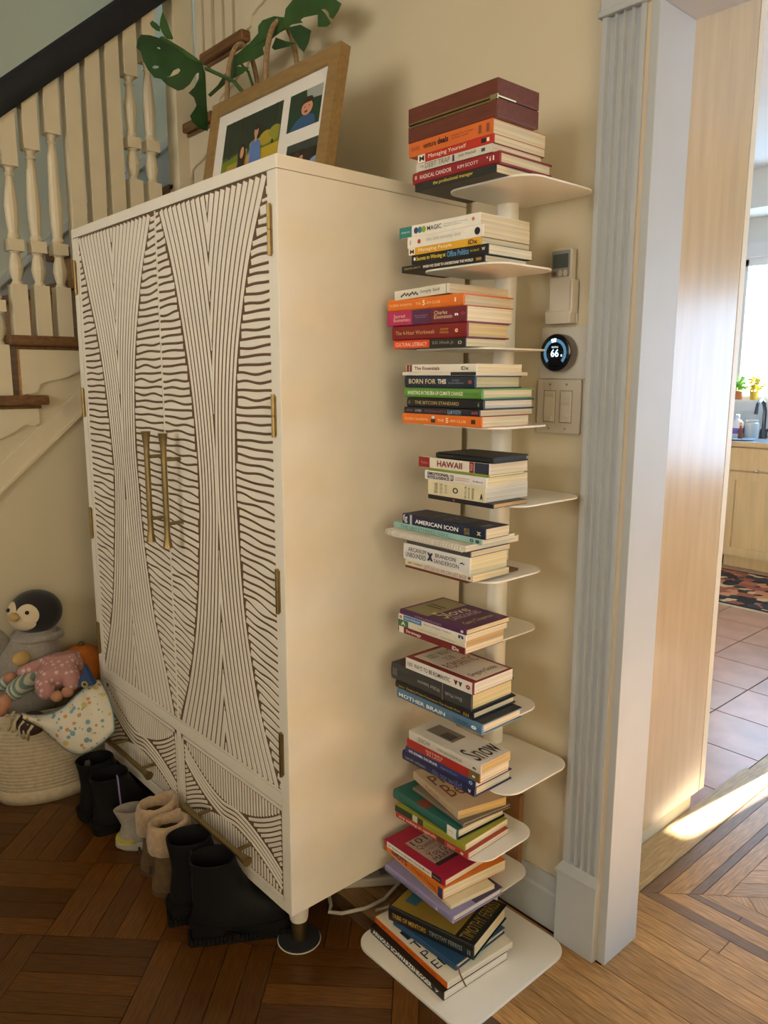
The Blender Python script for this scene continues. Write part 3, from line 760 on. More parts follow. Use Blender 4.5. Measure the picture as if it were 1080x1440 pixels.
zt = stack(0, SHZ[0], -.30, [
    dict(d='charcoal paperback book with yellow lettering', x=(584, 697, 770), t=15, color='2c2b28', txt=[('the professional manager', .24, .74, .25, .8, 'd8c254', .01)], bands=[(.0, .0, '2c2b28')]),
    dict(d='red hardcover book with white lettering', x=(580, 702, 776), t=22, color='8e2226', hard=True, txt=[('RADICAL CANDOR', .10, .48, .3, .65, 'efe2d8', .005), ('KIM SCOTT', .55, .78, .35, .62, 'efe2d8'), ('8', .035, .06, .35, .7, 'efe2d8'), ('\'il', .87, .95, .3, .7, 'efe2d8')]),
    dict(d='off-white paperback book with grey lettering', x=(585.5, 692, 761), t=15, color='cfc8ba', txt=[('The', .06, .11, .4, .75, '77726a'), ('DEBT TRAP', .13, .47, .2, .85, '6d665c'), ('Josh Mitchell', .58, .80, .3, .8, '77726a'), ('i', .50, .53, .1, .9, '3a3560', .05)], bands=[(.87, .915, '3f4a54', .3, .7)]),
    dict(d='red paperback book with a white spine block', x=(588, 694, 766), t=16, color='b5301f', bands=[(0, .10, 'e8e2d6'), (.85, .91, '2e1c1a', .25, .75), (.92, .95, 'f0e6dc', .3, .7)], txt=[('M', .02, .09, .2, .8, '2a2422', .03), ('Managing Yourself', .15, .66, .2, .8, 'f2e6da')]),
    dict(d='thick orange paperback book with dark lettering', x=(575, 692.5, 767), t=27, color='d2692e', txt=[('venture', .19, .35, .35, .68, '3a2314', .012), ('deals', .37, .50, .35, .78, '241812', .03), ('Be Smarter Than Your Lawyer', .54, .80, .56, .70, '5a341c'), ('and Venture Capitalist', .54, .74, .38, .52, '5a341c'), ('Brad Feld', .04, .14, .52, .64, '4c2c18'), ('Jason Mendelson', .04, .15, .36, .48, '4c2c18'), ('II', .85, .97, .2, .75, '8a4a26')]),
])
# wooden box on top of the stack
loc, yaw, L, Wd = px_book(zt, -.30, 574, 700, 758, .066)
bx = thing('wooden_box', 'reddish brown wooden keepsake box with brass trim on the topmost books', 'box', (loc.x, loc.y, zt+.0003))
MAHO = mat('mahogany', (.13, .036, .022), .35, var=.2, vscale=18, stretch=(1, 6, 6))
MB().box((-L/2, 0, 0), (L/2, Wd, .032)).build('body', MAHO, bx, bevel=.0015)
MB().box((-L/2, 0, .0335), (L/2, Wd, .066)).build('lid', MAHO, bx, bevel=.0015)
MB().box((-L/2+.004, -.0012, .0335), (L/2-.004, .002, .0372)).box((-L/2+.004, -.0012, .0272), (L/2-.004, .002, .031)).build('brass_trim', BRASS, bx)
MB().box((-L/2+.003, .004, .0315), (L/2-.003, Wd-.004, .034)).build('seam', mat('dark_seam', (.02, .01, .008), .7), bx)
MB().box((L/2-.016, -.003, .029), (L/2+.0015, .0, .0375)).box((L/2, -.003, .0325), (L/2+.0018, .05, .0352)).build('clasp', mat('bright_brass', (.85, .74, .45), .2, metal=1), bx)
stack(1, SHZ[1], -.305, [
    dict(d='thin black paperback book with white lettering', x=(565, 681, 740), t=13, color='1d1b1c', txt=[('BENJAMIN LABATUT', .04, .25, .35, .65, 'c8b868'), ('WHEN WE CEASE TO UNDERSTAND THE WORLD', .28, .88, .3, .7, 'eee9e0', .02)], bands=[(.91, .97, '9b7a34', .3, .7)]),
    dict(d='black paperback book with yellow and blue lettering', x=(579, 686, 748), t=19, color='191a1d', pages='efe6cf', txt=[('8', .03, .06, .4, .75, 'eee9e0', .03), ('Secrets to Winning at', .07, .47, .25, .78, 'd8c23a', .02), ('Office Politics', .49, .77, .25, .85, '5a8fb8', .03), ('Marie G. McIntyre, Ph.D.', .79, .90, .35, .65, 'd8c23a'), ('W', .93, .97, .4, .7, 'eee9e0', .02)]),
    dict(d='yellow paperback book with white lettering', x=(575, 676, 744), t=14, color='dca52c', bands=[(0, .09, 'efe7d6')], txt=[('M', .02, .08, .2, .8, '2a2422', .03), ('Managing People', .15, .62, .22, .8, 'f6ecd2'), ('IDx', .84, .96, .2, .8, '2a2422', .02)]),
    dict(d='white paperback book with pale grey lettering', x=(573, 679, 745), t=22, color='e6e0d3', txt=[('the anti-anxiety diet', .27, .73, .3, .72, 'a9aaad'), ('e', .92, .95, .35, .65, 'f0f0f0', .03), ('I', .04, .055, .3, .7, 'a9aaad')], dots=[(.17, .5, 4.5, 'a8372b'), (.935, .5, 7.0, '1c1c1e')]),
    dict(d='white paperback book with a teal spine block', x=(562, 674.5, 745), t=22, color='e8e4d8', bands=[(0, .165, '2c7c78')], dots=[(.225, .5, 6.2, '4a3a78'), (.275, .5, 6.2, '2f7f86'), (.325, .5, 6.2, '8fa63a'), (.93, .55, 3.5, 'cf6f4e')], txt=[('PHELAN', .03, .14, .42, .58, 'cfe6e0'), ('MAGIC', .37, .55, .3, .7, '2b2b30', .01), ('The Original Guide To Parenting', .58, .86, .52, .64, '77736c'), ('Effective Discipline', .58, .80, .34, .46, '77736c'), ('1', .215, .235, .3, .7, 'ffffff', .03), ('2', .27, .29, .3, .7, 'ffffff', .03), ('3', .32, .34, .3, .7, 'ffffff', .03)]),
])
stack(2, SHZ[2], -.31, [
    dict(d='paperback book with half orange, half black spine', x=(554, 654, 711), t=17, color='22211f', bands=[(0, .52, 'd84a22')], txt=[('CULTURAL LITERACY', .03, .49, .25, .72, 'f4c8a8', .015), ('E.D. Hirsch, Jr.', .57, .86, .3, .75, 'a8a49a'), ('o', .91, .96, .3, .7, 'd8d4ca')]),
    dict(d='dark red hardcover book with gold lettering', x=(551, 656, 716), t=31, color='7c1c1e', hard=True, pages='e2cf9f', txt=[('The 4-Hour Workweek', .06, .60, .35, .62, 'd9a86a'), ('TIMOTHY', .67, .78, .52, .66, 'e0a83c'), ('FERRISS', .67, .78, .33, .45, 'e0a83c'), ('o', .86, .90, .35, .6, 'f0c87a', .05)]),
    dict(d='paperback book with magenta, purple and maroon spine', x=(545, 655.6, 720), t=30, color='6c1f2c', pages='efe6cf', bands=[(0, .335, 'b02a5c'), (.335, .57, '54284c')], txt=[('Sacred', .09, .24, .52, .75, 'f0cbb0'), ('Economics', .09, .31, .25, .48, 'f0cbb0'), ('Money, Gift & Society in', .37, .54, .55, .62, 'c9b0c8'), ('the Age of Transition', .38, .52, .42, .49, 'c9b0c8'), ('Charles', .62, .78, .55, .80, 'f0cbb0'), ('Eisenstein', .62, .84, .28, .52, 'f0cbb0'), ('n', .87, .91, .4, .55, 'ffffff', .05), ('o', .94, .99, .4, .62, 'a04858', .02)]),
    dict(d='orange hardcover book with pale lettering', x=(545, 651, 722), t=24, color='dd7224', hard=True, txt=[('ROBIN SHARMA', .04, .35, .36, .58, 'f2cf8c'), ('THE', .40, .47, .36, .58, 'f2cf8c'), ('5', .49, .525, .28, .72, 'f6e0b0', .03), ('AM CLUB', .54, .72, .36, .58, 'f2cf8c'), ('i', .90, .92, .35, .7, 'f6ece0', .05)]),
    dict(d='white speckled paperback book tilted on an orange hardcover', x=(555, 631, 715), t=19, color='d8d2c2', tilt=-.03, bands=[(.955, .965, '8d877c')], dots=[(.14+.03*k, .35+.3*((k*7)%5)/5, 2.3, '4a4640') for k in range(11)], txt=[('Simply Said', .50, .84, .3, .72, '3b3834')]),
])
stack(3, SHZ[3], -.315, [
    dict(d='orange paperback book with pale lettering', x=(566, 677, 743), t=21, color='de6f1e', txt=[('ROBIN SHARMA', .04, .35, .35, .6, 'f2cf8c'), ('THE', .47, .55, .35, .6, 'f4dcae'), ('5', .575, .61, .25, .75, 'f6e0b0', .03), ('AM CLUB', .63, .82, .35, .6, 'f4dcae')], bands=[(.385, .44, '3a3236', .2, .6), (.395, .43, 'f0e4da', .55, .85), (.88, .93, '3d2a20', .3, .7)]),
    dict(d='thin navy paperback book with pink lettering', x=(568.5, 674, 748), t=13, color='20222e', txt=[('SUSAN B.A.', .03, .13, .35, .65, 'b06a70'), ('SOMERS', .16, .25, .3, .7, 'c8c4cc'), ('THE CULTURAL POLITICS OF', .29, .59, .3, .68, 'a05a62'), ('SLAM POETRY', .60, .78, .15, .8, '7fa8bf', .02), ('III', .91, .98, .3, .7, 'b04a4a', .03)]),
    dict(d='black hardcover book with gold lettering', x=(572, 679, 751), t=20, color='17191b', hard=True, pages='dedad2', txt=[('THE BITCOIN STANDARD', .12, .71, .33, .68, 'c0ab7a', .005), ('8', .03, .05, .3, .7, '8c8878'), ('i', .94, .96, .3, .7, '6c8878')]),
    dict(d='green hardcover book with white lettering', x=(568, 677, 751), t=20, color='5d8f3c', hard=True, pages='eadfbe', txt=[('INVESTING IN THE ERA OF CLIMATE CHANGE', .06, .78, .3, .68, 'eef2da', .01), ('Bruce Usher', .80, .97, .38, .6, '3f6a28')]),
    dict(d='navy hardcover book with pale gold lettering', x=(569, 667, 733), t=25, color='1f2c3f', hard=True, pages='e3d6ae', txt=[('BORN FOR', .07, .47, .33, .72, 'd8c8a0', .005), ('THIS', .50, .62, .33, .72, 'ece4cc', .03), ('CHRIS', .70, .80, .55, .7, '8a92a0'), ('GUILLEBEAU', .65, .86, .35, .48, '8a92a0'), ('o', .92, .97, .35, .65, 'b05a3a', .05)]),
    dict(d='slim white booklet with a black spine end', x=(566, 669, 742), t=7, color='d6d0c2', bands=[(.68, 1, '23242a')]),
    dict(d='white paperback book with maroon lettering', x=(571, 670, 734), t=15, color='e2dccd', bands=[(.01, .05, '8a2a28'), (.06, .09, '5c3430')], txt=[('The Essentials', .13, .50, .25, .72, '6a2430', .01), ('IDx', .80, .90, .25, .7, '3a3230', .02)]),
])
zt = stack(4, SHZ[4], -.312, [
    dict(d='thin black paperback book with tan pages', x=(602, 693, 741), t=9, color='1b1a20', pages='c7a678', dots=[(.42, .5, 2.2, 'd84a3a')]),
    dict(d='thick cream paperback book with vertical black lettering', x=(602, 682, 742), t=31, color='d9cfae', pages='e4e0d6', txt=[('DICKENS', .12, .18, .15, .85, '4a443a'), ('SHORTER', .22, .27, .15, .85, '7a725e'), ('STORIES', .31, .35, .2, .8, '8a826e'), ('o', .45, .55, .3, .7, '3a342c', .01), ('COLLECTED', .66, .69, .1, .9, '6a624e'), ('LONGER', .72, .75, .1, .85, '6a624e'), ('WORKS', .78, .82, .1, .85, '6a624e'), ('A', .92, .97, .15, .55, '2a2620', .05)]),
    dict(d='white paperback book with black lettering', x=(597.5, 683.6, 742), t=19, color='dedad6', pages='e8dfbf', txt=[('EMOTIONAL', .05, .42, .52, .86, '17171a', .03), ('INTELLIGENCE', .05, .42, .14, .46, '17171a', .03), ('2.0', .44, .49, .15, .85, '17171a', .03), ('THE WORLD\'S MOST POPULAR', .52, .74, .52, .66, 'b04a3c'), ('EMOTIONAL INTELLIGENCE TEST', .52, .74, .3, .42, 'b04a3c'), ('Bradberry', .80, .95, .3, .55, '3a3a3e')]),
    dict(d='very thin green booklet', x=(602, 687, 737), t=5, color='7b8f35'),
    dict(d='guidebook with red, white and dark blue spine', x=(589, 687.5, 742), t=22, color='ded6c6', pages='dfd8c6', bands=[(0, .165, '8f1f24'), (.74, .80, '8f1f24'), (.81, 1, '2c3146')], txt=[('HAWAII', .28, .64, .22, .80, '7c1a20', .02), ('Fodors', .04, .14, .35, .6, 'd88a80'), ('2018', .755, .785, .2, .85, 'f0d8d0')]),
])
loc, yaw, L, Wd = px_book(zt, -.312, 613, 694, 745, .011)
nb = thing('notebook', 'closed black notebook with rounded corners topping the stack above the Hawaii guidebook', 'notebook', (loc.x, loc.y, zt+.0004), 0)
MB().prism(rrect(-L/2, 0, L/2, Wd, .008, 4), 0, .0025).prism(rrect(-L/2, 0, L/2, Wd, .008, 4), .0095, .012).box((-L/2, 0, .001), (L/2, .003, .011)).build('cover', mat('notebook_black', (.012, .014, .016), .5), nb)
MB().prism(rrect(-L/2+.003, .003, L/2-.003, Wd-.003, .006, 4), .0025, .0095).build('pages', mat('notebook_edge', (.05, .05, .05), .7), nb)
zt = stack(5, SHZ[5], -.33, [
    dict(d='thin brown leather journal', x=(570, 657, 729), t=5, color='6a3120', pages='6b5a44'),
    dict(d='cream paperback book with mauve lettering', x=(570, 665, 716), t=13, color='d8cdb2', txt=[('JEFF TWEEDY', .04, .28, .3, .7, '4a403a', .01), ("LET'S GO SO WE CAN GET BACK", .30, .92, .2, .8, '9a8aa0', .02)], pages='e6d6a8', bands=[(.935, .965, '4a403a', .3, .7)]),
    dict(d='thick white paperback book with black lettering', x=(567.5, 660.6, 713), t=35, color='dcdad8', pages='e8dcb4', txt=[('ARCANUM', .08, .36, .55, .82, '2c2826'), ('UNBOUNDED', .04, .36, .18, .48, '2c2826'), ('BRANDON', .50, .80, .55, .80, '2c2826'), ('SANDERSON', .48, .85, .20, .46, '2c2826'), ('*', .86, .93, .35, .65, '1c1816', .06), ('x', .38, .47, .25, .75, '2a2634', .06)]),
    dict(d='grey paperback book with cream pages', x=(572, 661, 717), t=12, color='4a4744', pages='d9cdb0'),
], 0, 7)
# spiral notebook
loc, yaw, L, Wd = px_book(zt, -.345, 542, 652, 729, .014)
sn = thing('spiral_notebook', 'white spiral-bound notebook sticking out of the sixth shelf stack', 'notebook', (loc.x, loc.y, zt+.0003), 0)
MB().box((-L/2, .006, 0), (L/2, Wd, .0115)).build('pages', page_mat('e4dfd2'), sn)
MB().box((-L/2-.001, .004, .0116), (L/2+.001, Wd+.001, .0130)).build('cover', cov('d9d4c6'), sn)
sp_ = MB(); nco = 30
for k in range(nco):
    xx = -L/2+.006+(L-.012)*k/(nco-1)
    sp_.tube([(xx, .006+.0075*math.cos(a)-.003, .0068+.0068*math.sin(a)) for a in [2*PI*i/10 for i in range(10)]], .0011, 5, closed=True)
sp_.build('wire_spiral', mat('white_wire', (.75, .73, .70), .35), sn)
stack(5, zt+.0145, -.318, [
    dict(d='thin pale teal paperback book', x=(553.6, 677, 724), t=12, color='8fb5ae', pages='e6e0cc', txt=[('THE UNTETHERED SOUL', .09, .66, .2, .78, '3f7a78'), ('o', .88, .92, .2, .8, '24403e', .03), ('o', .94, .98, .2, .8, '17201f', .06)]),
    dict(d='navy paperback book with bold white lettering', x=(566, 682, 716), t=22, color='1b2440', pages='e0d6bc', txt=[('AMERICAN ICON', .17, .70, .25, .66, 'eef0f0', .02), ('fg', .01, .07, .1, .95, 'c8ccd4', .02), ('BRYCE', .77, .83, .45, .75, 'b8a060'), ('HOFFMAN', .77, .83, .15, .42, 'b8a060'), ('x', .91, .96, .3, .65, 'd8c890', .05)], bands=[(.10, .125, 'b0b4bc')], ttxt=[('ALAN MULALLY', .30, .36, .25, .75, '8a7a50'), ('FORD', .46, .60, .2, .8, '7f8694'), ('AMERICAN', .62, .72, .12, .88, '7f8694')], top=[(.88, .93, .2, .6, '6a7284')]),
], 5, 7)
stack(6, SHZ[6], -.322, [
    dict(d='maroon paperback book with white lettering', x=(560, 653, 708), t=15, color='6d1a24', txt=[('Strategy', .13, .37, .2, .75, 'f0e4dc', .01), ('IDx', .83, .93, .2, .75, 'efe0d8', .02)], bands=[(.015, .09, 'e4dcd0')]),
    dict(d='cream paperback book with a green spine end', x=(560, 654, 708.6), t=15, color='d4ceb8', pages='c9a878', bands=[(0, .16, '3d6b46')], txt=[('Clayton Christensen', .32, .60, .3, .62, '8c9a84'), ('Innovation', .66, .86, .3, .62, '8c9a84'), ('A', .05, .12, .2, .8, 'e4e4d4', .02)]),
    dict(d='white paperback book with blue and red lettering', x=(560.5, 655, 713), t=12, color='e2ddd4', pages='e9dcb8', bands=[(.08, .36, '4a7fae')], txt=[('Steve Biddulph', .10, .34, .25, .7, 'dce8f0'), ('Secret of Happy Children', .40, .80, .3, .7, '3a3638'), ('o', .02, .06, .2, .8, 'b03a30', .05), ('n', .90, .97, .2, .8, '2a3a66', .05)]),
    dict(d='purple paperback book with cream cover lettering', x=(562.5, 655, 716), t=11, color='4d2452', pages='e8d8ac', top=[(.04, .40, .06, .96, '8d8560')], ttxt=[('5', .36, .60, .18, .30, 'd8c890'), ('love', .42, .58, .32, .80, 'e8dcc0'), ('LANGUAGES', .60, .70, .22, .85, 'cfc0c8'), ('Gary Chapman', .80, .90, .2, .85, 'd8c890'), ('ll', .10, .34, .45, .58, '3a3028')], txt=[('LOVE LANGUAGES', .25, .65, .3, .7, 'b090a8'), ('o', .93, .97, .3, .8, 'e8e0f0', .04)]),
])
stack(7, SHZ[7], -.328, [
    dict(d='blue hardcover book with bold white lettering', x=(558, 677, 734), t=23, color='4f7595', hard=True, txt=[('MOTHER BRAIN', .03, .60, .30, .68, 'eef2f2', .015), ('CHELSEA', .70, .86, .5, .68, '22344a'), ('CONABOY', .70, .88, .26, .44, '22344a'), ('o', .89, .95, .3, .65, 'f0f4f4', .06)], top=[(0, 1, .04, 1, '1d2228')], dots=[(.655, .48, 2.6, 'b0603a')]),
    dict(d='black hardcover book with thin gold lettering', x=(556, 664, 725), t=17, color='17181a', hard=True, txt=[('Alberts', .05, .13, .35, .6, 'c0a040'), ('Designing Modern Presentations That Actually Work', .16, .86, .3, .68, 'bfa654'), ('III', .90, .96, .3, .7, 'b89a48')]),
    dict(d='thick charcoal hardcover book with upside-down grey lettering', x=(550, 662, 722), t=39, color='37383a', hard=True, pages='e3d3a2', txt=[('Elon Musk', .70, .90, .38, .58, 'a8a8a6', 0, 1), ('Walter Isaacson', .36, .64, .38, .60, 'a8a8a6', 0, 1), ('III', .03, .08, .3, .75, '8c8c8a', .0)], bands=[(.665, .668, '8a8a88')]),
    dict(d='white paperback book with maroon trim and black lettering', x=(570, 665.6, 721), t=26, color='7c1f24', pages='e2ddd2', bands=[(.01, .985, 'dedad4')], txt=[('1001 WAYS TO BE ROMANTIC', .04, .68, .3, .68, '2a2224', .005), ('v', .73, .79, .3, .7, '7c1f24', .08), ('v', .80, .85, .3, .7, '2a2224', .08), ('o', .90, .96, .3, .7, '9c2f34', .06)], top=[(.06, .97, .12, .94, 'c9bfae')], ttxt=[('1001 WAYS', .14, .26, .25, .85, '4a3a3a'), ('TO BE', .30, .40, .42, .64, '5a4a48'), ('ROMANTIC', .44, .60, .18, .88, '8c3a34'), ('Gregory Godek', .80, .90, .18, .86, '3a2c2c')]),
])
stack(8, SHZ[8], -.314, [
    dict(d='navy hardcover book with pale script lettering', x=(565.6, 667, 719.4), t=24, color='23264a', hard=True, txt=[('sarah wilson', .05, .34, .35, .62, 'a8a4b4'), ('this one', .44, .64, .2, .8, '6a70a8'), ('wild', .66, .84, .2, .8, '6a70a8'), ('v', .92, .96, .3, .6, 'e8e8f0', .05)]),
    dict(d='dark blue paperback book with white lettering', x=(570, 668, 715), t=14, color='26346c', txt=[('NO-DRAMA DISCIPLINE', .06, .48, .28, .72, 'eef0f6', .015), ('Siegel & Bryson', .53, .76, .3, .66, '8fa0cc'), ('o', .92, .97, .2, .8, '9fc8dc', .03)]),
    dict(d='red paperback book with an olive spine end', x=(572, 674, 715.6), t=21, color='a3281f', bands=[(.865, 1, '6d6238')], txt=[('SISTERS', .28, .52, .52, .78, 'eac8b8'), ('IN LAW', .30, .50, .20, .46, 'eac8b8'), ('o', .91, .95, .35, .6, 'f0ead8', .06)]),
    dict(d='pale grey paperback book with big black cover lettering', x=(575, 676, 718), t=21, color='cdc8be', pages='d9b87c', txt=[('SNOW', .14, .32, .25, .75, '6c6866', .0), ('ORHAN PAMUK', .42, .76, .3, .62, '7c7874'), ('n', .90, .94, .25, .5, '2a2a2e', .06)], top=[(.12, .50, .30, .75, '6f6a62'), (.30, .46, .35, .60, '3c3a38')], ttxt=[('Snow', .66, .94, .10, .92, '1c1a1a')]),
])
stack(9, SHZ[9], -.313, [
    dict(d='red paperback book with pale lettering', p=((556.6, 1148.6), (657.4, 1208.8), (714.6, 1172)), t=14, color='a83a30', txt=[('stop walking on eggshells', .05, .58, .2, .8, 'f0d8c4', .01), ('Mason', .74, .84, .5, .75, 'f0d8c4'), ('Kreger', .74, .84, .2, .45, 'f0d8c4'), ('o', .91, .95, .25, .7, 'f4e8d8', .05)], bands=[(.60, .70, '5b2f22')]),
    dict(d='lime green paperback book with a dark spine end', p=((555.7, 1140), (653.5, 1197.5), (715.5, 1161)), t=16, color='9a9a34', bands=[(0, .26, '20382c'), (.27, .34, 'c8c4b0'), (.34, .42, '4a3a24')], txt=[('Parenting Without Power', .48, .88, .35, .62, '5a5a18')]),
    dict(d='teal hardcover library book with a white call label', p=((552.6, 1122.6), (642, 1182), (717, 1151.6)), t=24, color='1f5f58', hard=True, bands=[(.86, .99, 'e4e0d6')], back='1c1512', txt=[('the', .10, .16, .5, .72, '0f3430'), ('HUSBAND', .30, .62, .2, .36, '0f3430'), ('FIC', .89, .96, .5, .62, '5a5a5a')], top=[(.36, .52, .02, .20, '7c3a2c')]),
    dict(d='thin grey journal with an elastic band', p=((580, 1112), (650.4, 1164), (717.6, 1136)), t=9, color='6f6658', hard=True, pages='e0d3a8'),
    dict(d='beige paperback book with brown cover lettering', p=((581, 1095), (644, 1153), (712, 1132)), t=20, color='bfa98a', pages='d8b674', txt=[('PLAN BEE', .30, .60, .25, .7, 'a8683c'), ('Susan Brackney', .65, .90, .3, .6, 'a08868')], ttxt=[('Plan', .20, .42, .10, .62, '6a3a26'), ('Bee', .44, .72, .14, .62, '7a4228')]),
])
stack(10, SHZ[10], -.34, [
    dict(d='lavender hardcover book with a dark jacket corner', p=((541, 1225), (635.5, 1300), (708, 1258)), t=18, color='8a86ae', hard=True, pages='ded9d2', top=[(.35, 1, .45, .99, '3b3450')], txt=[('I', .78, .80, .3, .7, 'd8d4e4'), ('Motherhood', .20, .48, .3, .6, '6a6692')]),
    dict(d='thin cream paperback book', p=((550, 1203), (634, 1279), (690, 1245)), t=10, color='d8cba4', txt=[('Personal', .45, .66, .3, .7, 'a08a54')]),
    dict(d='thick orange paperback book with purple lettering', p=((540.4, 1194), (622, 1266), (706, 1220)), t=27, color='dc7a22', pages='e6dcc0', bands=[(.93, 1, '3a3a70'), (0, .05, 'b86420')], txt=[("IDIOT'S", .14, .42, .25, .8, '3c2c60', .03), ('Weight Training', .50, .90, .3, .75, 'a84a14')]),
    dict(d='crimson paperback book with a white-banded spine', p=((540.4, 1188), (625, 1247), (682.5, 1206.6)), t=15, color='a01c3c', W=.15, bands=[(.05, .80, 'e4e0d8'), (.80, .95, '26222c')], txt=[('101 Questions to Ask Before You Get Married', .08, .77, .3, .7, '3a3438', .01), ('NORMAN', .82, .93, .35, .62, 'c8c4cc')], top=[(.22, .72, .18, .78, 'b09c90'), (.72, .78, .18, .78, '2a1e22')], ttxt=[('101', .24, .34, .24, .55, '2a2426'), ('Questions', .35, .45, .24, .74, '3a3236'), ('to Ask Before', .46, .51, .26, .72, '7a6a66'), ('You Get', .52, .62, .24, .72, '241e20'), ('MARRIED', .63, .71, .24, .76, '1a1618')]),
])
zt = stack(11, .0073, -.37, [
    dict(d='black-spined paperback book with bold white lettering', p=((521, 1312), (623, 1408), (716.7, 1352)), t=21, color='1c1a18', pages='e4e0d4', txt=[('ARNOLD SCHWARZENEGGER', .04, .86, .30, .86, 'f4f2ec', .03), ('7', .90, .95, .35, .7, 'd8d4cc', .06)]),
    dict(d='white-covered paperback book with an orange spine', p=((528, 1297.5), (629, 1391), (723, 1334)), t=16, color='ddd6c2', pages='e2dccb', bands=[(0, 1, 'd9691f')], txt=[('BE', .10, .16, .3, .7, '9a4210'), ('TOP', .26, .36, .3, .7, '9a4210'), ('PEOPLE', .46, .58, .3, .7, '9a4210'), ('PERFORM', .68, .86, .3, .7, '9a4210')], ttxt=[('I', .30, .42, .06, .26, '1d2c48'), ('TE', .46, .56, .04, .26, '1d2c48'), ('PR', .60, .70, .04, .26, '1d2c48'), ('ED', .74, .84, .04, .26, '1d2c48')]),
    dict(d='blue hardcover book with a brown ribbon bookmark', p=((553, 1302), (640, 1366.5), (715.6, 1316)), t=15, color='284a6e', hard=True, pages='e6d9b0'),
    dict(d='thick black-spined hardcover book with gold cover', p=((546, 1294), (665, 1352), (714, 1293)), t=38, color='1a1b1a', hard=True, pages='e4d8b0', back='2c5f68', txt=[('TRIBE OF MENTORS', .05, .46, .35, .66, 'c69a3c', .01), ('TIMOTHY FERRISS', .50, .88, .35, .66, '8fa0a4'), ('II', .94, .97, .3, .6, '9aa8ac')], top=[(.02, .78, .04, .98, '8f7430'), (.78, .97, .50, .98, '201f1e'), (.10, .24, .22, .52, '3a6a78')], ttxt=[('TIMOTHY FERRISS', .82, .95, .05, .95, '9a7f38'), ('OF', .40, .50, .3, .6, '5a4a20')]),
])
rb = thing('ribbon_bookmark', 'brown ribbon bookmark hanging out of the blue hardcover on the tower base', 'bookmark', un(644, 1362, 2, .052))
p0 = rb.location.copy(); q = [und(645+a, 1361+b, 1.0) for a, b in ((0, 0), (4, 8), (8, 18), (11, 27))]
pts = [Vector((0, 0, .006))]
for a, b, z in ((647, 1370, .047), (651, 1379, .043), (655.5, 1388, .0405)): pts.append(un(a, b, 2, z)-p0)
MB().loft([[(p.x-.0016, p.y-.0012, p.z), (p.x+.0016, p.y+.0012, p.z), (p.x+.0016, p.y+.0012, p.z+.0005), (p.x-.0016, p.y-.0012, p.z+.0005)] for p in pts]).build('ribbon', mat('ribbon_brown', (.20, .09, .04), .6), rb)
# ------------------------------------------------------------------ wall controls
rm = thing('remote_control', 'beige air conditioner remote with a dark screen in its wall cradle', 'remote', (.2805, 0, 1.462))
BEI = mat('beige_plastic', (.55, .50, .42), .45); GRY = mat('grey_plastic', (.25, .26, .26), .4); SCR = mat('lcd', (.085, .10, .11), .25)
MB().prism(rrect(-.029, .012, .026, .158, .006, 4), -.024, -.007, 1).build('body', BEI, rm, bevel=.002)
MB().prism(rrect(-.025, .098, .022, .153, .003, 3), -.0252, -.0238, 1).build('face_plate', GRY, rm)
MB().box((-.021, -.0258, .117), (.018, -.0250, .146)).build('screen', SCR, rm)
MB().lathe([(.0055, 0), (.0055, .0015)], 14).xf(Matrix.Translation((-.016, -.0265, .106)) @ Matrix.Rotation(PI/2, 4, 'X')).build('button', mat('red_key', (.20, .08, .06), .5), rm)
for x in (-.001, .012): MB().lathe([(.005, 0), (.005, .0015)], 14, sy=1.4).xf(Matrix.Translation((x, -.0252, .106)) @ Matrix.Rotation(PI/2, 4, 'X')).build('button', BEI, rm)
MB().box((-.034, -.030, 0), (.031, -.0005, .027)).box((.0265, -.027, .02), (.033, -.0005, .092)).box((-.034, -.006, 0), (.033, -.0005, .09)).build('wall_cradle', BEI, rm, bevel=.002)

th = thing('thermostat', 'round dark wall thermostat showing 66 on its glowing dial', 'thermostat', (.279, 0, 1.40))
MB().prism(rrect(-.060, -.056, .075, .057, .006, 4), -.004, -.0005, 1).build('wall_plate', mat('plate_white', (.56, .53, .47), .5), th, bevel=.001)
ry = Matrix.Rotation(PI/2, 4, 'X')
MB().lathe([(.036, .004), (.0405, .008), (.041, .028), (.0405, .030)], 40).xf(ry).build('metal_ring', mat('brushed_metal', (.28, .24, .21), .35, metal=1), th, smooth=True, angle=40)
MB().lathe([(.0392, .029), (.0392, .0315), (.037, .0325)], 40).xf(ry).build('glass_face', mat('thermo_glass', (.004, .006, .010), .12), th, smooth=True, angle=40)
EM = mat('thermo_blue', (.02, .05, .09), .5, emit=(.10, .26, .42), estr=.8); EMW = mat('thermo_white', (.5, .6, .7), .5, emit=(.6, .85, 1), estr=1.6)
def arc(r0, r1, a0, a1, y, n=30):
    mb = MB(); vs = []; fs = []
    for k in range(n+1):
        a = math.radians(a0+(a1-a0)*k/n); vs += [(r0*math.cos(a), y, r0*math.sin(a)), (r1*math.cos(a), y, r1*math.sin(a))]
    for k in range(n): fs.append((2*k, 2*k+1, 2*k+3, 2*k+2))
    return mb.add(vs, fs)
arc(.023, .030, -45, 225, -.0327).build('dial_arc', EM, th)
arc(.023, .031, 85, 112, -.0329, 6).build('dial_mark', EMW, th)
text_on('reading', '66', EMW, th, (-.011, -.0329, -.009), (1, 0, 0), (0, 0, 1), .021, .017, .02)
text_on('mode_word', 'HEATING', EMW, th, (-.009, -.0329, .0105), (1, 0, 0), (0, 0, 1), .017, .0035)
MB().box((.0155, -.0329, -.008), (.019, -.0328, -.004)).build('leaf_mark', EMW, th)

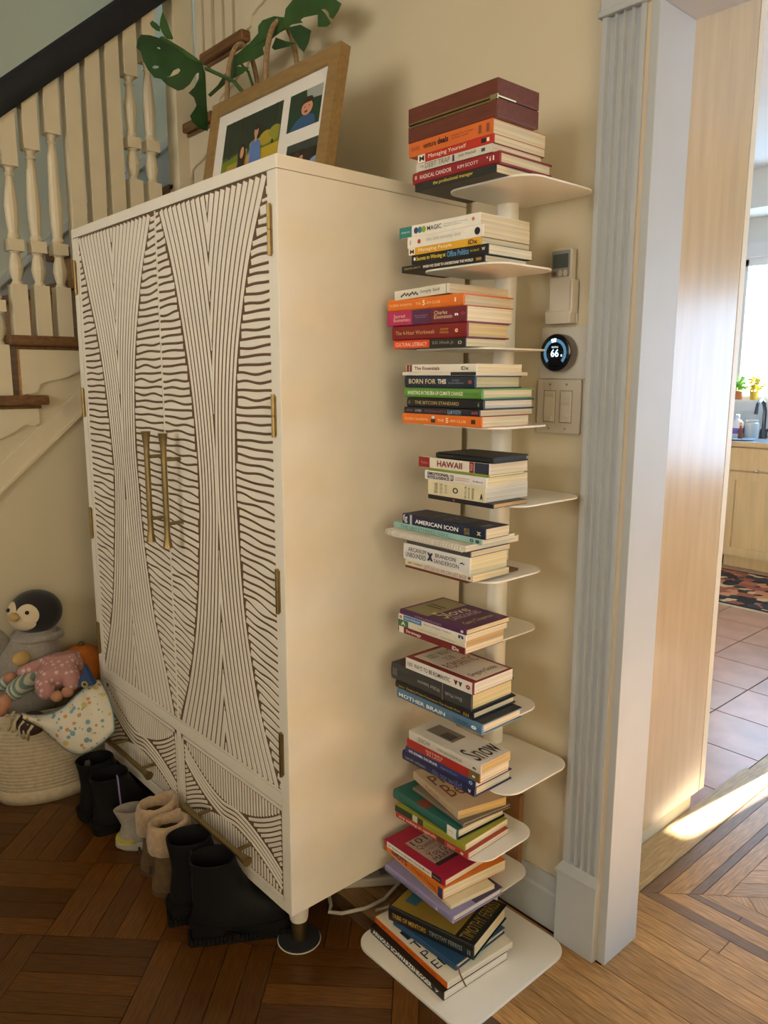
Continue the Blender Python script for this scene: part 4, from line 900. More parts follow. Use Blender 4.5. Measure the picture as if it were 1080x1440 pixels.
sw = thing('light_switch', 'beige double dimmer switch plate below the thermostat', 'light switch', (.274, 0, 1.2825))
MB().prism(rrect(-.059, -.060, .059, .060, .004, 3), -.0065, -.0005, 1).build('plate', BEI, sw, bevel=.002)
BEI2 = mat('beige_plastic_light', (.62, .57, .48), .4); BEI3 = mat('beige_shadow_gap', (.30, .26, .21), .6)
for sx_, kind in ((-.023, 0), (.021, 1)):
    MB().box((sx_-.0165, -.0070, -.036), (sx_+.0165, -.0060, .036)).build('opening_gap', BEI3, sw)  # darker beige painted in as the shade of the gap
    MB().box((sx_-.0145, -.0085, -.034), (sx_+.0145, -.0066, .034)).build('paddle', BEI2, sw, bevel=.001)
    if kind == 0: (MB().box((sx_-.011, -.0125, -.033), (sx_+.009, -.0085, -.022)).build('toggle', BEI, sw, bevel=.001), MB().box((sx_-.012, -.010, .022), (sx_+.013, -.0085, .030)).build('slider', BEI, sw, bevel=.001))
    else: (MB().box((sx_-.012, -.010, .005), (sx_+.012, -.0085, .032)).build('rocker', BEI, sw, bevel=.001), MB().box((sx_+.002, -.0125, -.032), (sx_+.012, -.0085, -.021)).build('slider', BEI, sw, bevel=.001))
for x in (-.023, .021):
    for z in (-.049, .049): MB().lathe([(.0025, 0), (.0025, .001)], 10).xf(Matrix.Translation((x, -.0065, z)) @ ry).build('screw', GRY, sw)

# brown board fixed behind the lowest shelves
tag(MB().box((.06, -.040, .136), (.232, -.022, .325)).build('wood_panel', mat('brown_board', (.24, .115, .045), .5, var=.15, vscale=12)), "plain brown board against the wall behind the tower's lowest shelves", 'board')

# ------------------------------------------------------------------ picture frame on the armoire
fyb, fyt, fzt = -.300, -.235, 2.110
fr0 = Vector((0, fyb, ZT+.0005)); vdir = Vector((0, fyt-fyb, fzt-ZT)); FH = vdir.length; vdir.normalize(); ndir = Vector((1, 0, 0)).cross(vdir)
def fplane(px, py):
    d = ray(px, py); t = (fr0-CAM).dot(ndir)/d.dot(ndir); return CAM+d*t
fl = fplane(299, 152).x; frx = fplane(480.6, 55).x
pf_ = thing('picture_frame', 'wide oak picture frame with white mat holding three family photos', 'picture frame', (fl, fyb, ZT+.0058))
pf_.rotation_euler = (math.atan2(fyt-fyb, fzt-ZT)*-1, 0, 0)
FWd = frx-fl
def fuv(px, py):
    p = fplane(px, py)-Vector((fl, fyb, ZT+.0005)); return (p.x, p.dot(vdir))
OAKF = mat('frame_oak', (.27, .165, .06), .42, var=.15, vscale=20, stretch=(1, 4, 4))
mt = fuv(306, 157.5); mr_ = fuv(467, 82); bw = .040
for a, b in (((0, 0), (bw, FH)), ((FWd-bw, 0), (FWd, FH)), ((bw, FH-bw), (FWd-bw, FH)), ((bw, 0), (FWd-bw, bw))):
    MB().box((a[0], 0, a[1]), (b[0], .030, b[1])).build('frame_bar', OAKF, pf_, bevel=.001)
MB().box((bw, .008, bw), (FWd-bw, .011, FH-bw)).build('mat_board', mat('mat_white', (.72, .69, .63), .8), pf_)
MB().box((.005, .012, .005), (FWd-.005, .028, FH-.005)).build('back_board', mat('frame_back', (.12, .08, .05), .8), pf_)
def flat_print(name, parent, o, sw_, sh, bg, shapes, y):
    """a flat print: polygons in 0..1 picture space, each a hair above the last"""
    me = bpy.data.meshes.new(name); vs = []; fs = []; mi = []; mats = []
    def put(poly, col, k):
        m = mat('print_'+col, s2l(col), .45)
        if m not in mats: mats.append(m)
        b = len(vs)
        for u, v in poly: vs.append((o[0]+min(max(u, 0), 1)*sw_, y-.00012*k, o[1]+min(max(v, 0), 1)*sh))
        fs.append(tuple(range(b, len(vs)))); mi.append(mats.index(m))
    put([(0, 0), (1, 0), (1, 1), (0, 1)], bg, 0)
    for k, (poly, col) in enumerate(shapes): put(poly, col, k+1)
    me.from_pydata(vs, [], fs); me.update()
    for m in mats: me.materials.append(m)
    for p, i in zip(me.polygons, mi): p.material_index = i
    ob = bpy.data.objects.new(name, me); C.objects.link(ob); ob.parent = parent; return ob
def ell(cx, cy, rx, ry_, n=18): return [(cx+rx*math.cos(2*PI*i/n), cy+ry_*math.sin(2*PI*i/n)) for i in range(n)]
rp = random.Random(4)
a = fuv(316, 176.7); b = fuv(396, 143); c_ = fuv(391, 214)
pw = b[0]-a[0]; z1_ = (a[1]+b[1])/2; ph_ = .215; z0_ = z1_-ph_
sh = [([(0, .55), (1, .60), (1, 1), (0, 1)], '2e3a2c'), ([(0, 0), (1, 0), (1, .56), (.5, .58), (0, .50)], '6f7d26'), ([(.35, .30), (1, .34), (1, .52), (.4, .50)], 'b39a2a'), ([(0, 0), (.45, 0), (.3, .22), (0, .28)], '34481f'), ([(.1, .36), (.4, .40), (.38, .46), (.12, .44)], 'a08f2c'), ([(.55, .06), (1, .16), (1, .24), (.6, .16)], '9a8a2a')]
for x, wd_ in ((.12, .04), (.30, .05), (.47, .03), (.66, .04), (.88, .03)): sh.append(([(x, .52), (x+wd_, .52), (x+wd_*.9, 1), (x+.01, 1)], '3a3226'))
for x, yy, r in ((.78, .62, .12), (.92, .66, .10), (.68, .60, .07), (.56, .60, .06), (.42, .54, .06), (.95, .60, .07)): sh.append((ell(x, yy, r, r*.75), rp.choice(['a8912e', '8a8a30', 'b79a34'])))
# two standing figures in blue
sh += [([(.50, .0), (.72, .0), (.73, .40), (.69, .60), (.62, .66), (.54, .64), (.49, .50)], '5a78b0'), ([(.49, .10), (.52, .10), (.53, .50), (.49, .46)], 'b98a6a'), ([(.585, .62), (.625, .62), (.625, .70), (.585, .70)], 'b98a6a'), (ell(.605, .745, .036, .075), 'c0926f'), (ell(.605, .80, .040, .038), '3a281c'),
       ([(.26, 0), (.48, 0), (.47, .30), (.42, .44), (.33, .44), (.28, .28)], '5a78b0'), (ell(.385, .50, .068, .15), '33241b'), (ell(.388, .54, .034, .072), 'c0926f'), ([(.31, .10), (.36, .12), (.36, .50), (.325, .42)], '33241b'), ([(.41, .12), (.46, .10), (.45, .42), (.41, .50)], '33241b')]
flat_print('photo', pf_, (a[0], z0_), pw, ph_, '4a5a34', sh, .0078)
a2 = fuv(406, 137.5); b2 = fuv(452, 117.5); c2 = fuv(448, 172)
sh = [([(.55, .72), (1, .68), (1, 1), (.5, 1)], '9aa09a'), ([(0, .5), (.5, .55), (.45, 1), (0, 1)], '2b3a2a'), ([(.08, 0), (.9, 0), (.82, .26), (.62, .34), (.45, .33), (.25, .22)], '36567e'), (ell(.58, .50, .17, .19), 'c98f70'), ([(.40, .58), (.44, .72), (.56, .80), (.70, .78), (.77, .66), (.76, .56), (.70, .64), (.50, .64)], '2f2018'), (ell(.56, .41, .055, .03), '6a2a22'), (ell(.51, .53, .022, .015), '2a1a14'), (ell(.65, .54, .022, .015), '2a1a14')]
hgt = a2[1]-fuv(402, 189)[1]
flat_print('photo', pf_, (a2[0], a2[1]-hgt), b2[0]-a2[0], hgt, '23402c', sh, .0078)
a3 = fuv(400.5, 208); b3 = fuv(445, 191)
sh = [([(0, .8), (1, .75), (1, 1), (0, 1)], '39403c'), (ell(.50, .55, .20, .25), '2a1d16'), (ell(.52, .48, .10, .15), 'c08a6c'), (ell(.74, .55, .17, .22), '33261c'), ([(.6, 0), (1, 0), (1, .5), (.85, .45)], '7f9ac0'), (ell(.36, .62, .10, .13), '4a3426')]
flat_print('photo', pf_, (a3[0], a3[1]-hgt), b3[0]-a3[0], hgt, '20261f', sh, .0078)

# ------------------------------------------------------------------ plant basket behind the frame
LEAFM = mat('leaf_green', (.018, .060, .016), .42, var=.3, vscale=16, coat=.15)
LEAFM2 = mat('leaf_green_light', (.032, .085, .020), .4, var=.25, vscale=16)
ROPE = mat('rope_tan', (.30, .19, .10), .8, var=.25, vscale=120, bump=.4, bscale=300)
pb = thing('potted_monstera', 'monstera plant in a woven basket with rope handles behind the picture frame', 'plant', (-.745, -.102, ZT+.0005))
po = pb.location.copy()
prof = []
nr = 22
for k in range(nr+1):
    z = .36*k/nr; r = .105+.012*math.sin(PI*k/nr)+(.0035 if k % 2 else 0); prof.append((r, z))
MB().lathe(prof, 28, sy=.70, cap=False).lathe([(.098, .001), (.098, .012)], 24, sy=.70).build('woven_basket', ROPE, pb)
MB().tube([(.106*math.cos(a), .074*math.sin(a), .362) for a in [2*PI*i/30 for i in range(30)]], .007, 8, closed=True).build('rim', ROPE, pb)
MB().lathe([(.095, .30), (.095, .33), (.02, .335)], 24, sy=.70).build('soil', mat('soil', (.03, .02, .012), .95), pb)
for px_l in (309, 373):
    c0 = und(px_l, 120, 2.33)-po
    x = -.104 if px_l < 340 else .104
    MB().tube([(x, .058*math.cos(a), .34+.215*math.sin(a)**.8 if math.sin(a) > 0 else .34) for a in [PI*i/16 for i in range(17)]], .0075, 8).build('rope_handle', ROPE, pb)
def leaf(name, outline, holes, mapper, bend, m, parent):
    bm = bmesh.new()
    def loop(pts):
        # densify so the blade can bend
        vs = [bm.verts.new((p[0], p[1], 0)) for p in pts]
        return [bm.edges.new((vs[i], vs[(i+1) % len(vs)])) for i in range(len(vs))]
    ed = loop(outline)
    for h in holes: ed += loop(h)
    bmesh.ops.triangle_fill(bm, use_beauty=True, edges=ed)
    cx = sum(p[0] for p in outline)/len(outline); cy = sum(p[1] for p in outline)/len(outline)
    for v in bm.verts:
        d2 = ((v.co.x-cx)**2+(v.co.y-cy)**2)/3000.0
        w_ = mapper(v.co.x, v.co.y, bend*d2)-po; v.co = w_
    bmesh.ops.recalc_face_normals(bm, faces=bm.faces)
    me = bpy.data.meshes.new(name); bm.to_mesh(me); bm.free(); me.materials.append(m)
    o = bpy.data.objects.new(name, me); C.objects.link(o); o.parent = parent
    s_ = o.modifiers.new('thickness', 'SOLIDIFY'); s_.thickness = .0012
    return o
zf = lambda pts, ox, oy, s: [(ox+x/s, oy+y/s) for x, y in pts]
out1 = zf([(585, 560), (560, 470), (500, 440), (430, 410), (340, 355), (250, 295), (170, 270), (100, 265), (75, 300), (65, 365), (95, 390), (110, 450), (150, 530), (200, 590), (250, 600), (300, 650), (380, 690), (420, 680), (470, 640), (500, 590), (520, 558), (538, 552), (535, 600), (505, 660), (460, 705), (500, 740), (520, 800), (505, 830), (470, 880), (490, 930), (540, 975), (604, 995), (606, 900), (597, 800), (592, 700)], 180, 0, 5.4)
hole = [zf([(180, 512), (205, 495), (238, 505), (228, 520), (200, 524)], 180, 0, 5.4), zf([(282, 592), (320, 575), (345, 535), (385, 518), (398, 535), (380, 560), (330, 582)], 180, 0, 5.4), zf([(215, 362), (235, 358), (250, 372), (236, 376)], 180, 0, 5.4)]
mp1 = lambda x, y, b: und(x, y, 2.28-(290-x)*.0009+b*.02)
leaf('leaf', out1, hole, mp1, 1.2, LEAFM, pb)
leaf('leaf', zf([(265, 85), (248, 140), (240, 205), (262, 250), (295, 295), (335, 300), (345, 292), (320, 230), (295, 160)], 180, 0, 5.4), [], lambda x, y, b: und(x, y, 2.27+b*.02), 1, LEAFM2, pb)
leaf('leaf', zf([(165, 180), (185, 157), (220, 180), (242, 205), (245, 240), (215, 232), (180, 205)], 180, 0, 5.4), [], lambda x, y, b: und(x, y, 2.26+b*.02), 1, LEAFM, pb)
leaf('leaf', zf([(240, 285), (262, 275), (300, 300), (420, 370), (520, 440), (560, 480), (520, 470), (420, 420), (330, 375), (285, 340), (250, 315)], 180, 0, 5.4), [], lambda x, y, b: und(x, y, 2.262+b*.02), 1, LEAFM2, pb)
out2 = zf([(62, 655), (130, 590), (200, 480), (230, 400), (350, 300), (410, 230), (410, 180), (440, 140), (520, 112), (590, 120), (600, 60), (640, 10), (680, -40), (860, -60), (985, 25), (960, 80), (925, 132), (905, 120), (895, 85), (872, 62), (845, 66), (870, 90), (910, 160), (880, 186), (822, 186), (822, 100), (720, 122), (700, 140), (720, 155), (640, 170), (560, 225), (520, 255), (470, 300), (440, 330), (450, 375), (390, 410), (320, 430), (260, 458), (348, 466), (300, 510), (240, 540), (200, 560), (160, 600), (80, 670)], 280, 0, 4.91)
def mp2(x, y, b):
    p = un(x, y, 1, -.115-b*.004); return p
leaf('leaf', out2, [], mp2, 1, LEAFM2, pb)
leaf('leaf', zf([(610, 190), (700, 170), (772, 210), (755, 290), (722, 360), (690, 330), (650, 260)], 280, 0, 4.91), [], lambda x, y, b: un(x, y, 1, -.122-b*.01), 1, LEAFM, pb)
leaf('leaf', zf([(500, 330), (530, 258), (600, 285), (672, 296), (620, 322), (520, 345)], 280, 0, 4.91), [], lambda x, y, b: un(x, y, 1, -.122-b*.01), 1, LEAFM, pb)
base = Vector((0, 0, .33))
for (tx, ty, dep) in ((289, 96, 2.28),):
    q = und(tx, ty, dep)-po; MB().tube([base, base.lerp(q, .5)+Vector((0, 0, .03)), q], .0055, 6).build('stem', LEAFM2, pb)
q = un(330, 80, 1, -.115)-po; MB().tube([base, base.lerp(q, .5)+Vector((0, 0, .04)), q, un(400, 40, 1, -.117)-po], .004, 6).build('stem', LEAFM2, pb)

# ------------------------------------------------------------------ cords under the armoire
cd = tag(MB().build('x', None) if False else MB().tube([(-.205, -.30, .0055), (-.15, -.345, .0055), (-.10, -.375, .0055), (-.085, -.392, .0055), (-.06, -.372, .0055), (-.035, -.315, .0055), (-.024, -.26, .010), (-.028, -.20, .03), (-.04, -.13, .06), (-.045, -.08, .08)], .0048, 8).build('extension_lead', mat('cord_white', (.52, .49, .42), .5)), 'white looped power cord on the floor under the armoire', 'cord')
cd = tag(MB().tube([(-.012, -.30, .0042), (.0, -.262, .0042), (.004, -.22, .008), (-.006, -.16, .03), (-.02, -.10, .06)], .0036, 8).build('extension_lead', mat('cord_white', (.52, .49, .42), .5)), 'thin white cable running up behind the tower base', 'cord')
ps = thing('power_strip', 'white power strip lying on the floor under the armoire', 'power strip', (-.115, -.235, 0), .95)
MB().box((-.085, -.026, 0), (.085, .026, .028)).build('body', mat('strip_white', (.58, .55, .48), .5), ps, bevel=.006)
for k in range(3): MB().box((-.06+k*.045, -.012, .028), (-.04+k*.045, .012, .0286)).build('socket', GRY, ps)

# ------------------------------------------------------------------ tall cabinet end panel at the kitchen opening
tc_ = thing('tall_cabinet', 'tall maple cabinet side panel with toe kick beside the kitchen doorway', 'cabinet', (0, .46, 0))
MB().box((-.40, -.33, .065), (.283, .335, 2.5)).build('carcass', MAPLE, tc_)
MB().box((.284, -.33, .062), (.303, .318, 2.5)).build('side_panel', MAPLE, tc_, bevel=.001)
MB().box((.284, .3205, .062), (.3035, .352, 2.5)).build('edge_stile', mat('maple_pale', (.66, .58, .44), .4), tc_, bevel=.0015)
MB().box((-.38, -.32, 0), (.288, .30, .0615)).build('toe_kick', mat('toe_kick', (.46, .40, .28), .5), tc_)

# ------------------------------------------------------------------ kitchen
kc = thing('base_cabinet', 'light maple sink cabinet with shaker door and drawer front under the kitchen window', 'cabinet', (-.83, 4.25, 0))
def KB(a, b): return MB().box((a[0]+.83, a[1]-4.25, a[2]), (b[0]+.83, b[1]-4.25, b[2]))
KB((-1.13, 3.975, .09), (-.53, 4.55, .873)).build('carcass', KMAPLE, kc)
KB((-1.125, 4.03, 0), (-.535, 4.5, .09)).build('toe_kick', KMAPLE, kc)
dr = KB((-1.115, 3.957, .705), (-.545, 3.975, .862)).build('drawer_front', KMAPLE, kc, bevel=.002)
do = KB((-1.115, 3.957, .095), (-1.055, 3.975, .695)).box((-.605+.83, 3.957-4.25, .095), (-.545+.83, 3.975-4.25, .695)).box((-1.055+.83, 3.957-4.25, .635), (-.605+.83, 3.975-4.25, .695)).box((-1.055+.83, 3.957-4.25, .095), (-.605+.83, 3.975-4.25, .155)).build('door_frame', KMAPLE, kc)
KB((-1.055, 3.970, .155), (-.605, 3.9745, .635)).build('door_panel', KMAPLE, kc)
kn = un(1065, 663, 1, 3.94)
MB().ball((kn.x+.83, kn.y-4.25, kn.z), .012).tube([(kn.x+.83, kn.y-4.25, kn.z), (kn.x+.83, 3.957-4.25, kn.z)], .005, 8).build('knob', mat('nickel', (.7, .68, .64), .25, metal=1), kc)
kc2 = thing('base_cabinet', 'light maple base cabinet hidden left of the sink cabinet', 'cabinet', (-1.45, 4.25, 0))
MB().box((-.31, -.275, .09), (.31, .30, .873)).build('carcass', KMAPLE, kc2); MB().box((-.30, -.22, 0), (.30, .25, .09)).build('toe_kick', KMAPLE, kc2)
MB().box((-.30, -.292, .095), (.30, -.2755, .862)).build('door', KMAPLE, kc2, bevel=.002)
kc3 = thing('base_cabinet', 'light maple base cabinet right of the sink cabinet', 'cabinet', (-.165, 4.25, 0))
MB().box((-.36, -.275, .09), (.36, .30, .873)).build('carcass', KMAPLE, kc3); MB().box((-.35, -.22, 0), (.35, .25, .09)).build('toe_kick', KMAPLE, kc3)
MB().box((-.35, -.292, .095), (.35, -.2755, .862)).build('door', KMAPLE, kc3, bevel=.002)
wt = thing('worktop', 'pale kitchen worktop with wooden front edge and inset sink', 'worktop', (-.8, 4.25, .8735))
MB().box((-1.0, -.305, 0), (1.0, -.28, .030)).build('front_edge', KMAPLE, wt)
MB().box((-1.0, -.279, 0), (1.0, .30, .0305)).build('slab', mat('worktop_pale', (.55, .60, .66), .15), wt)
MB().box((-.05, -.22, .0306), (.5, .17, .0335)).build('sink_rim', mat('steel', (.5, .52, .55), .25, metal=1), wt)
Zc = .9045
fc = un(1073, 611, 1, 4.36); ft = thing('faucet', 'dark curved kitchen faucet behind the sink', 'faucet', (fc.x, 4.36, Zc))
STEELD = mat('dark_steel', (.12, .12, .13), .3, metal=1)
MB().lathe([(.028, 0), (.026, .05), (.018, .07)], 16).tube([(0, 0, .06), (0, 0, .20), (0, -.03, .26), (0, -.08, .28), (0, -.13, .25), (0, -.15, .18)], .014, 10).build('spout', STEELD, ft, smooth=True, angle=40)
MB().tube([(.02, 0, .05), (.08, 0, .12)], .009, 8).build('lever', STEELD, ft)
def jar(name, label, cat, px, py, Y, prof, m, capm=None, capz=None):
    p = un(px, py, 1, Y); t = thing(name, label, cat, (p.x, Y, Zc)); MB().lathe(prof, 16).build('body', m, t, smooth=True, angle=40)
    if capm: MB().lathe(capz, 16).build('cap', capm, t, smooth=True, angle=40)
    return t
jar('glass_jar', 'clear glass jar beside the kitchen faucet', 'jar', 1057, 605, 4.28, [(.045, 0), (.05, .01), (.05, .11), (.04, .12)], mat('jar_glass', (.55, .62, .62), .1, spec=.6), mat('jar_lid', (.6, .62, .62), .3), [(.042, .12), (.042, .135)])
jar('soap_bottle', 'white soap bottle with purple label on the kitchen counter', 'bottle', 1036, 605, 4.25, [(.05, 0), (.052, .01), (.052, .10), (.03, .13), (.014, .14), (.014, .17)], mat('soap_white', (.8, .8, .82), .4), mat('soap_purple', (.18, .12, .42), .5), [(.0525, .035), (.0525, .075)])
jar('small_bottle', 'small brown bottle on the blue plate by the sink', 'bottle', 1041, 611, 4.12, [(.016, .009), (.017, .06), (.008, .08), (.008, .10)], mat('amber', (.16, .05, .03), .25), mat('orange_cap', (.6, .22, .08), .5), [(.010, .10), (.010, .125)])
p = un(1037, 614, 1, 4.12); pl = tag(MB().lathe([(.05, .0005), (.09, .003), (.13, .008), (.128, .009), (.05, .004)], 30).build('plate', mat('blue_plate', (.42, .58, .75), .25)), 'pale blue plate on the kitchen counter', 'plate'); pl.location = (p.x, 4.12, Zc)
p = un(1050, 596, 1, 4.40); spg = thing('sponge_holder', 'blue sponge standing in a white holder by the sink', 'sponge', (p.x, 4.40, Zc))
MB().box((-.04, -.02, 0), (.04, .02, .05)).build('holder', mat('soap_white', (.8, .8, .82), .4), spg, bevel=.004); MB().box((-.035, -.014, .05), (.035, .014, .10)).build('sponge', mat('sponge_blue', (.06, .28, .62), .8), spg, bevel=.004)
LK = mat('kitchen_leaf', (.16, .34, .05), .5, var=.3); LK2 = mat('kitchen_leaf_yellow', (.50, .42, .04), .5, var=.3)
for i, (px_, lab, potc, lm) in enumerate(((1038, 'leafy green plant in a small terracotta pot on the window sill', (.42, .16, .06), LK), (1060, 'yellow-green plant in a yellow pot on the window sill', (.62, .42, .05), LK2))):
    p = un(px_, 560, 1, 4.545); t = thing('potted_plant', lab, 'plant', (p.x, 4.545, wz0+.0005))
    MB().lathe([(.026, 0), (.034, .06), (.036, .065)], 14).build('pot', mat('sill_pot_%d' % i, potc, .7), t)
    rl_ = random.Random(i); mb = MB()
    for k in range(60):
        a = rl_.uniform(0, 2*PI); el = rl_.uniform(.1, 1.3); r = rl_.uniform(.02, .085)
        c0 = Vector((r*math.cos(a)*math.cos(el), min(r*math.sin(a)*math.cos(el), .02)*.5, .07+r*math.sin(el)*1.3))
        t1 = Vector((rl_.uniform(-1, 1), rl_.uniform(-1, 1), rl_.uniform(-.3, 1))).normalized()*.026; t2 = t1.orthogonal().normalized()*.012
        mb.add([c0-t1, c0+t2, c0+t1, c0-t2, c0+Vector((0, 0, .001))], [(0, 1, 4), (1, 2, 4), (2, 3, 4), (3, 0, 4)])
    o = mb.build('foliage', lm, t); o['kind'] = 'stuff'
# rug
rgm = bpy.data.materials.new('rug_pattern'); rgm.use_nodes = True; nt = rgm.node_tree; bs = nt.nodes['Principled BSDF']; bs.inputs['Roughness'].default_value = .95
tcn = nt.nodes.new('ShaderNodeTexCoord'); mpn = nt.nodes.new('ShaderNodeMapping'); mpn.inputs['Rotation'].default_value = (0, 0, PI/4); mpn.inputs['Scale'].default_value = (9, 9, 9)
vo = nt.nodes.new('ShaderNodeTexVoronoi'); vo.distance = 'MANHATTAN'; vo.inputs['Scale'].default_value = 1.4
cr = nt.nodes.new('ShaderNodeValToRGB'); cr.color_ramp.interpolation = 'CONSTANT'
cols = [(0, (.015, .012, .018)), (.22, (.30, .09, .05)), (.40, (.62, .46, .26)), (.55, (.42, .13, .08)), (.70, (.03, .03, .045)), (.85, (.55, .24, .12))]
cr.color_ramp.elements[0].color = (*cols[0][1], 1); cr.color_ramp.elements[1].position = cols[1][0]; cr.color_ramp.elements[1].color = (*cols[1][1], 1)
for p_, c in cols[2:]: e = cr.color_ramp.elements.new(p_); e.color = (*c, 1)
nt.links.new(tcn.outputs['Object'], mpn.inputs[0]); nt.links.new(mpn.outputs[0], vo.inputs['Vector']); sx_n = nt.nodes.new('ShaderNodeSeparateColor'); nt.links.new(vo.outputs['Color'], sx_n.inputs[0]); nt.links.new(sx_n.outputs[0], cr.inputs[0]); nt.links.new(cr.outputs[0], bs.inputs['Base Color'])
rg = thing('kitchen_rug', 'red, black and cream geometric kilim rug in front of the kitchen sink', 'rug', (-.75, 3.47, .0005))
MB().box((-.75, -.39, 0), (.75, .40, .006)).build('woven_field', rgm, rg)
[MB().box((-.75, ya, 0), (.75, yb_, .0065)).build('dark_border', mat('rug_black', (.012, .011, .014), .95), rg) for ya, yb_ in ((-.42, -.3905), (.4005, .425))]
MB().box((-.75, -.438, 0), (.75, -.4205, .0055)).build('selvedge', mat('rug_cream', (.5, .42, .3), .95), rg)
# ------------------------------------------------------------------ shoes
def sec_ring(z, back, front, hw, n=22, toe=2.4):
    c = (front+back)/2; a = (front-back)/2; r = []
    for i in range(n):
        t = 2*PI*i/n; ct, st_ = math.cos(t), math.sin(t)
        x = c+a*math.copysign(abs(ct)**(2/toe), ct); y = hw*math.copysign(abs(st_)**(2/toe), st_)
        # waist: narrower towards the heel
        k = (x-back)/max(front-back, 1e-6); y *= .86+.14*math.sin(min(k*1.15, 1)*PI/2)
        r.append((x, y, z))
    return r
def make_boot(name, label, loc, yaw, leather, sole_m, top=.205, L=.265, sole=.035, heel=.05, lug=True, group=None, shaft=.050, collar=None, cat='boot'):
    t = thing(name, label, cat, (loc[0], loc[1], 0), yaw, group)
    b, f = -L/2, L/2
    h = heel
    # upper, from welt to the open top; front slopes back to the shaft
    tab = [(sole*.9, b+.010, f-.008, .046), (sole+.02, b+.006, f-.006, .048), (sole+.045, b+.008, f-.030, .045), (sole+.065, b+.012, f-.075, .043), (sole+.085, b+.014, f-.115, .042), (sole+.105, b+.014, b+.135, .043), (sole+.13, b+.010, b+.122, .045), (top-.01, b+.004, b+.004+shaft*2.2, .048), (top, b+.003, b+.005+shaft*2.2, .0485)]
    rings = [sec_ring(*r) for r in tab]
    inner = [sec_ring(top, b+.007, b+.001+shaft*2.2, .0445), sec_ring(top-.05, b+.012, b+.118, .041), sec_ring(top-.10, b+.016, b+.120, .038)]
    o = MB().loft(rings+inner, True, True).build('upper', leather, t, smooth=True, angle=60)
    # sole: platform and block heel
    plat = [sec_ring(sole*.35 if heel > sole else 0, b+.10, f+.002, .050), sec_ring(sole, b+.004, f+.004, .051), sec_ring(sole+.006, b+.004, f+.002, .050)]
    MB().loft([sec_ring(.0005, b+.105, f-.012, .047), sec_ring(sole*.6, b+.09, f+.003, .0515), sec_ring(sole+.004, b+.02, f+.003, .051)]).build('sole', sole_m, t, smooth=True, angle=50)
    MB().loft([sec_ring(.0005, b+.002, b+.088, .042, toe=4), sec_ring(sole+.006, b-.002, b+.10, .045, toe=4)]).build('heel', sole_m, t, smooth=True, angle=50)
    if lug:
        mb = MB()
        for k in range(26):
            u = k/25
            for sgn in (-1, 1):
                x = b+.004+(L-.012)*u; y = sgn*(.043+.006*math.sin(min(u*1.3, 1)*PI/2)); mb.box((x-.0036, y-.003, .0004), (x+.0036, y+.003, sole*.55))
        for k in range(9): y = -.036+.072*k/8; mb.box((b-.003, y-.0035, .0004), (b+.002, y+.0035, sole*.7))
        mb.build('tread_lugs', sole_m, t)['kind'] = 'stuff'
    return t
z_h = Vector((0, 0, 0))
BT = "pair of black chunky boots"
r1 = make_boot('ankle_boot', 'black chunky ankle boot with lug sole standing nearest the armoire leg', (-.184, -.578), math.radians(60), BLACKL, RUBBER, group=BT, top=.205)
r2 = make_boot('ankle_boot', 'black chunky ankle boot with silver zip pull beside the fleece boots', (-.298, -.580), math.radians(68), BLACKL, RUBBER, group=BT, top=.212)
MB().box((.0, -.0512, .06), (.004, -.0440, .20)).xf(Matrix.Translation((-.075, 0, 0))).build('zip', mat('zip_dark', (.03, .03, .03), .4), r2)
MB().box((-.076, -.056, .150), (-.070, -.0495, .168)).ball((-.073, -.0535, .143), .003, 8, 6).build('zip_pull', mat('zip_silver', (.8, .75, .65), .25, metal=1), r2)
r3 = make_boot('ankle_boot', 'black ankle boot with grey insole beside the toy basket', (-.925, -.580), math.radians(88), BLACKL, RUBBER, top=.185, lug=False, sole=.022, group='pair of black boots by the basket')
r4 = make_boot('ankle_boot', 'black ankle boot with a lilac pull tab next to the grey sneaker', (-.820, -.577), math.radians(84), BLACKL, RUBBER, top=.175, lug=False, sole=.022, group='pair of black boots by the basket')
MB().loft([[(-.115, -.006, .10), (-.105, -.006, .10), (-.105, .006, .10), (-.115, .006, .10)], [(-.100, -.008, .182), (-.088, -.008, .182), (-.088, .008, .182), (-.100, .008, .182)]]).build('tongue', mat('sock_grey', (.10, .095, .08), .8), r3)
mi = (Matrix.Translation((-.820, -.577, 0)) @ Matrix.Rotation(math.radians(84), 4, 'Z')).inverted()
dq = (Vector((-.79, -.70, .08))-CAM).dot(FW)
q0 = mi @ und(170.5, 1143, dq); q1 = mi @ und(164, 1091, dq)
dxy = Vector((0, .005, 0)); dt = Vector((.003, 0, 0))
MB().loft([[q0-dxy, q0+dxy, q0+dxy+dt, q0-dxy+dt], [q1-dxy, q1+dxy, q1+dxy+dt, q1-dxy+dt]]).build('pull_tab', mat('lilac', (.22, .20, .42), .6), r4)
# low black shoe under the armoire with lilac heel tab
ls = thing('sneaker', 'black low shoe in the shadow under the armoire', 'shoe', (-.728, -.440, 0), math.radians(92))
b, f = -.13, .13
MB().loft([sec_ring(.018, b, f, .035), sec_ring(.05, b+.004, f-.02, .034), sec_ring(.075, b+.004, f-.08, .032), sec_ring(.098, b+.0, b+.10, .030), sec_ring(.10, b+.006, b+.092, .030), sec_ring(.06, b+.012, b+.11, .030)]).build('upper', BLACKL, ls, smooth=True, angle=60)
MB().loft([sec_ring(.0005, b-.002, f, .036), sec_ring(.02, b-.004, f+.004, .0365)]).build('sole', RUBBER, ls, smooth=True, angle=50)
